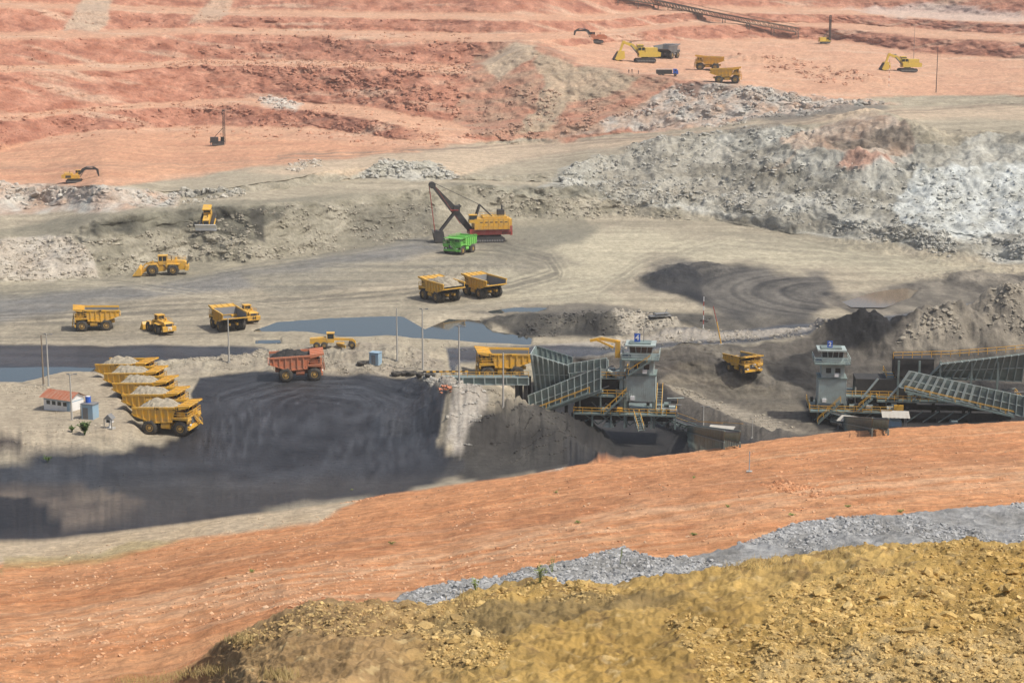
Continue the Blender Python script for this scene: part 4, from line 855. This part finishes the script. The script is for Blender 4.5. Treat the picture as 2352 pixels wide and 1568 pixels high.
b.stair('stairs',(2.2,-2.2,2.7),(6.4,-2.2,6.8),1.0); b.stair('stairs',(12.3,-1.2,2.7),(12.3,4.5,6.5),1.0); b.stair('stairs',(9.2,-3.3,0),(8.2,-1.8,2.7),1.2)
b.stair('stairs',(6.6,-1.4,10.1),(10.6,-1.4,12.9),.9)
for x in(-3.5,0,3.5,6,11,15.4):
    b.b2('columns',STG,x-.15,x+.15,-1.5,-1.2,0,2.6)
for x in(-2.4,1.5,6.0): 
    for y in(-1,7.6): b.b2('columns',STG,x-.15,x+.15,y-.15,y+.15,2.7,9.2)
T=[(-11.4,-1,13.6),(-4.5,-1,11.6),(-4.5,6.5,11.6),(-11.4,6.5,13.6)]; Bt=[(-10.6,1,5.5),(-4.5,1,7.6),(-4.5,5.5,7.6),(-10.6,5.5,5.5)]
ribbed(b,'hopper',[Bt[0],Bt[1],T[1],T[0]],7,STG,STL,.45,.16,2)
ribbed(b,'hopper',[Bt[3],Bt[0],T[0],T[3]],5,STG,STL,.4,.16,2)
ribbed(b,'hopper',[T[2],T[3],Bt[3],Bt[2]],7,STG,STG,.2,.16,2)
ribbed(b,'apron_feeder',[(-11.6,-1.4,2.0),(1.5,-1.4,7.3),(1.5,-1.4,11.6),(-12.0,-1.4,5.8)],11,STG,STL,.5,.16,2)
ribbed(b,'apron_feeder',[(-12.0,6.4,5.8),(1.5,6.4,11.6),(1.5,6.4,7.3),(-11.6,6.4,2.0)],11,STG,STG,.1,.16,1)
b.add('apron_feeder',STD,[(-12.0,-1.2,4.8),(1.5,-1.2,10.6),(1.5,6.2,10.6),(-12.0,6.2,4.8)],[(0,1,2,3)])
b.stair('feeder_walkway',(-11.2,-2.4,2.4),(-.5,-2.4,6.8),.9)
b.beam('feeder_truss',STG,(-11.6,-1.4,1.7),(1.8,-1.4,7.1),.5,.6)
b.beam('feeder_truss',STG,(-10.8,-1.4,.2),(-10.8,-1.4,2.6),.5); b.beam('feeder_truss',STD,(-5,0,0),(-5,0,5),.6); b.b2('machinery',STD,-3.5,4.5,1,6.2,2.8,8.5)
ribbed(b,'side_wing',[(-4.5,-1.45,10.2),(2.6,-1.45,11.3),(2.6,-1.45,13.3),(-4.5,-1.45,12.0)],6,STG,STL,.4,.14,1)
ribbed(b,'approach_girder',[(-28.5,-1,7.4),(-12,-1,7.7),(-12,-1,9.1),(-28.5,-1,8.7)],8,STG,STL,.35,.2,1)
b.add('approach_deck',STG,[(-28.5,-1.2,8.75),(-12,-1.2,9.15),(-12,.8,9.15),(-28.5,.8,8.75)],[(0,1,2,3)])
b.rail('approach_rail',RAILY,[(-28.5,-.9,8.7),(-12,-.9,9.1)],1.0,.08,1.6)
for x in(-14.2,-12.6): b.beam('support_leg',STD,(x,-.6,-.5),(x,-.6,8.0),.7); b.beam('support_leg',STD,(x,5,-.5),(x,5,8.0),.7)
b.beam('support_leg',STD,(-14.2,-.6,4.5),(-12,-.6,5),.5)
b.b2('breaker_pedestal',YEL,3.9,4.8,2,3,12.6,15.8); b.beam('breaker_boom',YEL,(4.4,2.4,15.6),(1.2,2.0,16.2),.5,.6); b.beam('breaker_boom',YEL,(1.2,2.0,16.2),(-.8,1.8,15.8),.4,.5); b.beam('breaker_boom',YEL,(.4,1.8,16.0),(3.6,1.8,14.6),.3,.35); b.beam('breaker_hammer',RED,(1.2,.5,10.9),(.6,.5,9.2),.6); b.beam('mast',GREY,(9.2,2,15.8),(9.2,2,18.6),.12)
b.b2('number_sign',BLUE,7.5,8.6,1.0,1.12,15.95,17.5)
b.b2('lube_box',RAILY,4.6,5.6,-1.8,-1.2,3.2,3.9)
ST1=b.finish()
p1=ground(1482,1062)
place(ST1,'crusher_station',Vector((p1.x,p1.y,p1.z-.1)),-7,1.0,texts=[('4',(8.05,.97,16.7),(90,0,0),1.4,WHITE)])
b=B(); rs=random.Random(8)
for x in(0,6,12,18,24,30,36):
    for y in(0,7): b.b2('support_leg',STD,x-.3,x+.3,y-.3,y+.3,0,3.4)
for y in(0,7): b.b2('main_girder',STD,-1,38,y-.4,y+.4,1.2,2.2)
for x in(4,15,27): b.prism('pontoon_foot',STL,[(x-1.0,0),(x-.6,.9),(x+.6,.9),(x+1.0,0)],-1.2,.6)
for x in range(0,30,3): b.beam('bracing',STG,(x,-.4,.4),(x+3,-.4,2.6),.2)
decks(b,-1,16,-1.8,8,[2.5]); decks(b,12,40,-1.0,8,[4.6]); decks(b,5.5,16,0,8,[5.2]); decks(b,14,40,2.2,8,[8.6])
machinery(b,6,15,-1.2,5,2.5,30,rs); machinery(b,13,38,0,6,4.6,55,rs); machinery(b,7,15,1,6,5.2,22,rs); machinery(b,16,38,2.6,6,8.6,35,rs)
tower(b,.6,-.4,1.2,1); b.b2('machinery',STD,8,20,1.5,7,2.6,8.4)
b.stair('stairs',(.5,-2.4,.2),(4.8,-2.4,4.6),1.0); b.stair('stairs',(8,-1.4,2.5),(11,-1.4,5.2),1.0)
ribbed(b,'apron_feeder',[(16,-1.4,7.6),(40,-1.4,2.2),(40,-1.4,6.2),(18,-1.4,10.8)],16,STG,STL,.5,.16,2)
ribbed(b,'hopper',[(22,2,9),(40,2,8.5),(40,-.5,14.5),(24,-.5,12.2)],12,STG,STL,.4,.16,2)
b.stair('feeder_walkway',(17,-2.6,7.0),(38,-2.6,2.4),.9)
b.b2('bin',STD,15.5,23,1.6,6.5,9,12.6); 
for x in(16,20,24,30,35): b.b2('columns',STG,x-.2,x+.2,-.2,.2,4.6,12.5)
b.rail('upper_rail',RAILY,[(15,1,12.7),(26,1,13.2),(40,1,14.6)],1.2,.1,1.6)
b.b2('lube_box',RAILY,15.2,17,-2.0,-1.4,3.0,4.0); b.b2('number_sign',BLUE,2.2,3.2,1,1.12,14.6,16)
for i in range(5): b.cyl('duct',STL,(9+i*5,-.9,5),(12+i*5,-.9,9-i*.3),.22,8)
ST2=b.finish()
tx=ground(2035,1052)
place(ST2,'crusher_station',Vector((tx.x,tx.y,tx.z-.1)),-5,1.0,texts=[('2',(2.7,.97,15.3),(90,0,0),1.2,WHITE)])
def conveyor(name,pts,w=1.6,h=1.2,lift=1.0,mat=None,leg=4,hood=False,tk=1.0):
    mat=mat or STG; b=B(); o=Vector(pts[0])
    for a,c_ in zip(pts[:-1],pts[1:]):
        a=Vector(a)-o;c_=Vector(c_)-o; a.z+=lift;c_.z+=lift; d=(c_-a); sd=Vector((-d.y,d.x,0)).normalized()*w/2; up=Vector((0,0,h))
        for sg in(-1,1):
            b.beam('truss',mat,a+sd*sg,c_+sd*sg,.16*tk); b.beam('truss',mat,a+sd*sg+up,c_+sd*sg+up,.16*tk)
            n=max(2,int(d.length/(h*1.3)))
            for i in range(n):
                p=a.lerp(c_,i/n);q=a.lerp(c_,(i+1)/n)
                b.beam('truss',mat,p+sd*sg,p+sd*sg+up,.1*tk); b.beam('truss',mat,p+sd*sg,q+sd*sg+up,.1*tk)
            b.beam('handrail',RAILY if not hood else mat,a+sd*sg*1.3+up*1.7,c_+sd*sg*1.3+up*1.7,.06*tk)
        b.beam('belt',DARK,a+up*.9,c_+up*.9,w*.85,.1)
        n=max(1,int(d.length/leg))
        for i in range(n+1):
            p=a.lerp(c_,i/n)
            for sg in(-1,1): b.beam('legs',mat,p+sd*sg-Vector((0,0,lift+2)),p+sd*sg,.18*tk)
    return place(b.finish(),name,o)
cv=[ground(u,v) for u,v in((1992,92),(1870,70),(1750,46),(1640,22),(1540,6))]
for i in range(1,4):
    cv[i].z=max(cv[i].z,cv[0].z+(cv[4].z-cv[0].z)*i/4)
conveyor('overland_conveyor',cv,3.2,2.4,2.3,CVM,14,True,2.2)
conveyor('belt_conveyor',[ground(1650,1060),ground(1730,1090),ground(1830,1122)],1.8,1.3,.8,STG,5)
conveyor('belt_conveyor',[ground(2060,1050),ground(2120,1068),ground(2200,1090)],1.8,1.3,.8,STG,5)
def shed(name,loc,head,w,d,h,roofm,wallm,posts=True,rise=.5):
    b=B()
    if posts:
        for x in(-w/2+.1,w/2-.1):
            for y in(-d/2+.1,d/2-.1): b.b2('post',GREY,x-.07,x+.07,y-.07,y+.07,-.3,h)
        b.b2('machine_box',wallm,-w*.35,w*.3,-d*.3,d*.3,0,h*.6)
    else: b.b2('wall',wallm,-w/2,w/2,-d/2,d/2,-.3,h)
    for i in range(int(w/.4)+2):
        x=-w/2-.2+i*.4
        b.add('roof',roofm,[(x,-d/2-.35,h),(x+.4,-d/2-.35,h+(.05 if i%2 else 0)),(x+.4,d/2+.35,h+rise),(x,d/2+.35,h+rise)],[(0,1,2,3)])
    place(b.finish(),name,loc,head)
shed('equipment_shelter',G(1800,1100),-20,4.2,3,2.0,ROOFG,GREY); shed('equipment_shelter',G(2235,1066),-8,4.4,3.4,2.2,ROOFG,LBLUE); shed('equipment_shelter',G(2140,1072),-30,6.5,2.6,1.6,ROOFG,GREY)
b=B()
b.b2('walls',WHITE,-3.2,3.2,-1.7,1.7,-.4,2.5); b.b2('walls',LBLUE,-3.22,3.22,-1.72,1.72,1.9,2.05)
for x in(-2.5,-1.2,.1,1.4): b.b2('window',GLASS,x,x+.8,-1.76,-1.7,1.1,1.8)
b.b2('door',LBLUE,2.3,3.0,-1.77,-1.7,0,1.9)
for sg in(-1,1):
    for i in range(18):
        x=-3.7+i*.41; z=.03 if i%2 else 0
        b.add('roof',RUST,[(x,sg*2.4,2.35+z),(x+.41,sg*2.4,2.35+z),(x+.41,0,3.5+z),(x,0,3.5+z)],[(0,1,2,3)])
b.add('gable',WHITE,[(3.2,-1.7,2.5),(3.2,1.7,2.5),(3.2,0,3.35),(-3.2,-1.7,2.5),(-3.2,1.7,2.5),(-3.2,0,3.35)],[(0,1,2),(3,5,4)])
place(b.finish(),'site_hut',G(160,1022),-28,.98)
b=B(); b.b2('cabinet',LBLUE,-1.2,1.2,-1,1,-.3,2.8); b.b2('door',GREY,-.9,.2,-1.04,-1,.1,2.2); b.b2('roof',GREY,-1.35,1.35,-1.15,1.15,2.8,2.92)
b.beam('stand',GREY,(-2,0,0),(-2,0,2.4),.1); b.beam('stand',GREY,(-1.4,.6,0),(-1.4,.6,2.4),.1); b.cyl('water_tank',BLUE,(-.5,.3,2.92),(-.5,.3,4.0),.5,16); b.cyl('water_tank',WHITE,(-.5,.3,4.0),(-.5,.3,4.1),.4,12)
place(b.finish(),'storage_cabinet',G(226,1045),-20,.95)
b=B(); b.b2('plinth',CONC,-.7,.7,-.7,.7,-.3,.3); b.cyl('column',WHITE,(0,0,.3),(0,0,1.2),.15); b.b2('shrine',WHITE,-.5,.5,-.5,.5,1.2,1.9); b.b2('shrine',GLASS,-.3,.3,-.54,-.5,1.3,1.75)
b.prism('roof',GREY,[(-.8,1.9),(0,2.7),(.8,1.9)],-.7,.7)
for x in(-.7,.7): b.b2('post',GREY,x-.05,x+.05,-.7,-.6,0,1.9)
place(b.finish(),'spirit_house',G(275,1072),-15,1.0)
b=B(); b.b2('cabin',LBLUE,-1,1,-.9,.9,-.2,2.3); b.b2('door',GREY,-.6,.4,-.94,-.9,0,1.9); b.b2('roof',LBLUE,-1.1,1.1,-1,1,2.3,2.4)
for x in(-.9,-.5,-.1,.3,.7): b.b2('cabin',LBLUE,x-.03,x+.03,-.95,-.9,0,2.3)
place(b.finish(),'equipment_cabinet',G(939,908),-20,1.0)
def pole(u,vb,vt,name='lamp_post',mat=None,lamp=False,band=False,r=.16):
    p=ground(u,vb); k=float(kk(vt)); h=max(2,(CH-k*p.y)-p.z); b=B(); mat=mat or CONC
    if band:
        n=int(h/1)
        for i in range(n): b.cyl('pole',RED if i%2 else WHITE,(0,0,i*h/n),(0,0,(i+1)*h/n),.1,8)
    else: b.cyl('pole',mat,(0,0,-.5),(0,0,h),r*1.2,8,r*.7)
    if lamp: b.beam('arm',GREY,(0,0,h-.2),(.8,0,h),.08); b.box('lamp_head',GREY,(.9,0,h),(.6,.35,.16)); b.box('lamp_head',GREY,(-.3,0,h),(.5,.3,.16)); b.beam('arm',GREY,(0,0,h-.2),(-.4,0,h),.08)
    b.b2('base',CONC,-.25,.25,-.25,.25,-.4,.12)
    place(b.finish(),name,p,random.uniform(-20,20))
pole(573,905,795); pole(993,902,770); pole(1057,925,772,lamp=True); pole(1148,958,815,lamp=True); pole(1258,1018,882); pole(180,1050,935,lamp=True)
pole(109,962,838,mat=mk('wood_pole',(.2,.16,.12),.9)); pole(122,965,835,lamp=True); pole(1757,1112,1016,lamp=True); pole(2136,1050,968); pole(1880,1095,1050,r=.08)
pole(1758,822,742,'marker_pole',band=True); pole(2222,216,150,'marker_pole',band=True,r=.1); pole(2340,232,120,mat=DARK); pole(2284,150,60,mat=GREY,r=.1); pole(1873,1180,1155,'marker_pole',mat=LBLUE,r=.04)
b=B(); b.cyl('pole',RAILY,(0,0,0),(-.9,0,4.2),.1,8); b.cyl('pole',RED,(-.9,0,4.2),(-1.6,0,7.0),.07,8); b.cyl('stay',GREY,(-1.6,0,7.0),(1.2,0,0),.03,5); b.b2('base',CONC,-.4,.4,-.4,.4,-.3,.15)
place(b.finish(),'leaning_marker_pole',G(1803,860),0,1.2)
b=B(); 
for i in range(14): b.box('segment',RAILY if i%2 else BLACKP,(i*.62,0,.75),(.62,.18,.35))
for i in range(5): b.b2('foot',CONC,i*2.0-.2,i*2.0+.2,-.3,.3,-.2,.6)
place(b.finish(),'striped_barrier',G(1062,938),2,1.0)
for u,v in((990,938),(1010,937),(1030,937),(1052,940),(1075,942),(905,912)):
    b=B(); b.lathe('tire',TIRE,(0,0,0),[(.6,-.45),(1.05,-.45),(1.25,-.3),(1.25,.3),(1.05,.45),(.6,.45),(.6,-.45)])
    e=place(b.finish(),'scrap_tire',G(u,v,.35),random.uniform(0,90),.8); e.rotation_euler[0]=math.radians(90)
b=B(); 
for i in range(26): b.box('brick',ORG,(random.gauss(0,1.1),random.gauss(0,1.0),random.uniform(0,.5)),(random.uniform(.3,.9),random.uniform(.3,.6),random.uniform(.1,.3)),random.uniform(-.6,.6),random.uniform(0,3))
place(b.finish(),'brick_debris',G(1122,975,.1),0,.9)
b=B(); b.box('board',GREY,(0,0,.4),(5,2,.15)); b.box('board',GREY,(.5,.3,.9),(3.5,1.6,.12),rz=.2)
for x in(-2,0,2): b.b2('block',DARK,x-.2,x+.2,-.8,.8,0,.35)
b.beam('pipe',GREY,(1,0,.9),(1.8,.4,1.8),.1)
place(b.finish(),'pipe_pallet',G(1650,793),10,1.0)
def plant(name,loc,h,nstem,leafs,ls,mat=LEAF,spread=.4):
    b=B(); rr_=random.Random(int(loc.x*10)+7)
    for i in range(nstem):
        a=rr_.uniform(0,6.28); lean=rr_.uniform(.1,spread); top=Vector((math.cos(a)*lean*h,math.sin(a)*lean*h,h*rr_.uniform(.6,1.0)))
        mid=top*.5+Vector((0,0,.1*h)); b.beam('stem',mat,(0,0,-.05),mid,.012*h+.004); b.beam('stem',mat,mid,top,.008*h+.003)
        for j in range(leafs):
            t=rr_.uniform(.3,1.0); p=(Vector((0,0,0)).lerp(mid,min(1,t*2)) if t<.5 else mid.lerp(top,(t-.5)*2))
            d=Vector((rr_.uniform(-1,1),rr_.uniform(-1,1),rr_.uniform(-.1,.7))).normalized()*ls*rr_.uniform(.6,1.5); s_=d.cross(Vector((0,0,1))).normalized()*ls*.3
            b.add('leaves',mat,[p,p+d*.5+s_,p+d,p+d*.5-s_],[(0,1,2,3)])
    place(b.finish(),name,loc)
LEAF2=mk('weed_leaf',(.16,.22,.05),.8,dust=(.30,.28,.10),amt=.8,sc=3)
plant('bush',G(212,1088,0),2.6,22,34,.35,spread=.45); plant('bush',G(180,1080,0),1.0,14,24,.25,spread=.7); plant('shrub',G(120,1155,0),1.0,10,20,.25,spread=.8)
plant('weed_plant',G(1380,1430,0),.9,7,12,.07,LEAF2); plant('weed_plant',G(1550,1410,0),1.0,4,10,.07,LEAF2,spread=.2); plant('weed_plant',G(1350,1455,0),.45,8,10,.07,LEAF2,spread=.8); plant('weed_plant',G(1190,1475,0),.3,8,8,.06,LEAF2,spread=.7)
for u,v in((1820,1268),(2120,1268),(1445,1308),(2250,1280),(1735,1338),(980,1360),(1735,1195),(630,1430),(1390,1232),(880,1225),(1980,1290)): plant('grass_tuft',G(u,v,0),.16,14,7,.10,LEAF2,spread=2.2)
def grass(name,pts,n,h,mat=STRAW):
    b=B(); o=ground(*pts[0]); r_=random.Random(len(pts)*7)
    for _ in range(n):
        a=r_.choice(pts); p=ground(a[0]+r_.gauss(0,26),a[1]+r_.gauss(0,7))-o
        d=Vector((r_.gauss(0,.35),r_.gauss(0,.35),1))*h*r_.uniform(.4,1.1); s_=Vector((.006+.01*h,.002,0))
        b.add('blades',mat,[p-s_,p+s_,p+d],[(0,1,2)])
    place(b.finish(),name,o)
grass('dry_grass_patch',[(390,1700),(450,1690),(520,1680),(600,1600),(700,1690),(330,1700)],1100,.2)
grass('dry_grass_patch',[(1950,1405),(1880,1412),(1830,1415),(1160,1490),(2100,1385)],500,.16)
hm=bpy.data.materials.new('dusty_air'); hm.use_nodes=True; ht=hm.node_tree; ht.nodes.remove(ht.nodes['Principled BSDF'])
vs_=ht.nodes.new('ShaderNodeVolumeScatter'); vs_.inputs['Density'].default_value=.00013; vs_.inputs['Color'].default_value=(1,.96,.90,1); vs_.inputs['Anisotropy'].default_value=.2
ht.links.new(vs_.outputs[0],ht.nodes['Material Output'].inputs['Volume'])
b=B(); b.b2('air',hm,-900,900,-60,1500,-30,140)
me=b.finish()[0][1]; o=bpy.data.objects.new('dust_haze',me); scene.collection.objects.link(o)
W=bpy.data.worlds.new('World'); scene.world=W; W.use_nodes=True
nt=W.node_tree; sky=nt.nodes.new('ShaderNodeTexSky'); sky.sky_type='NISHITA'; sky.sun_disc=False
elev=math.radians(56); sd=Vector((.80,-.34,0)).normalized()
az=math.atan2(sd.x,sd.y); sky.sun_elevation=elev; sky.sun_rotation=az; sky.dust_density=4; sky.air_density=1.0
bg=nt.nodes['Background']; bg.inputs['Strength'].default_value=.14; nt.links.new(sky.outputs['Color'],bg.inputs['Color'])
su=bpy.data.lights.new('sun','SUN'); su.energy=4.1; su.angle=math.radians(.6); su.color=(1,.95,.86)
so=bpy.data.objects.new('sun',su); scene.collection.objects.link(so)
dirv=Vector((sd.x*math.cos(elev),sd.y*math.cos(elev),math.sin(elev))); so.rotation_euler=dirv.to_track_quat('Z','Y').to_euler()
cam=bpy.data.cameras.new('camera'); cam.sensor_width=36; cam.lens=F/2560*36; cam.clip_end=12000; cam.clip_start=1
co=bpy.data.objects.new('camera',cam); scene.collection.objects.link(co); co.location=(0,0,CH); co.rotation_euler=(math.pi/2-PITCH,0,0)
scene.camera=co
scene.view_settings.view_transform='Standard'; scene.view_settings.look='None'; scene.view_settings.exposure=0
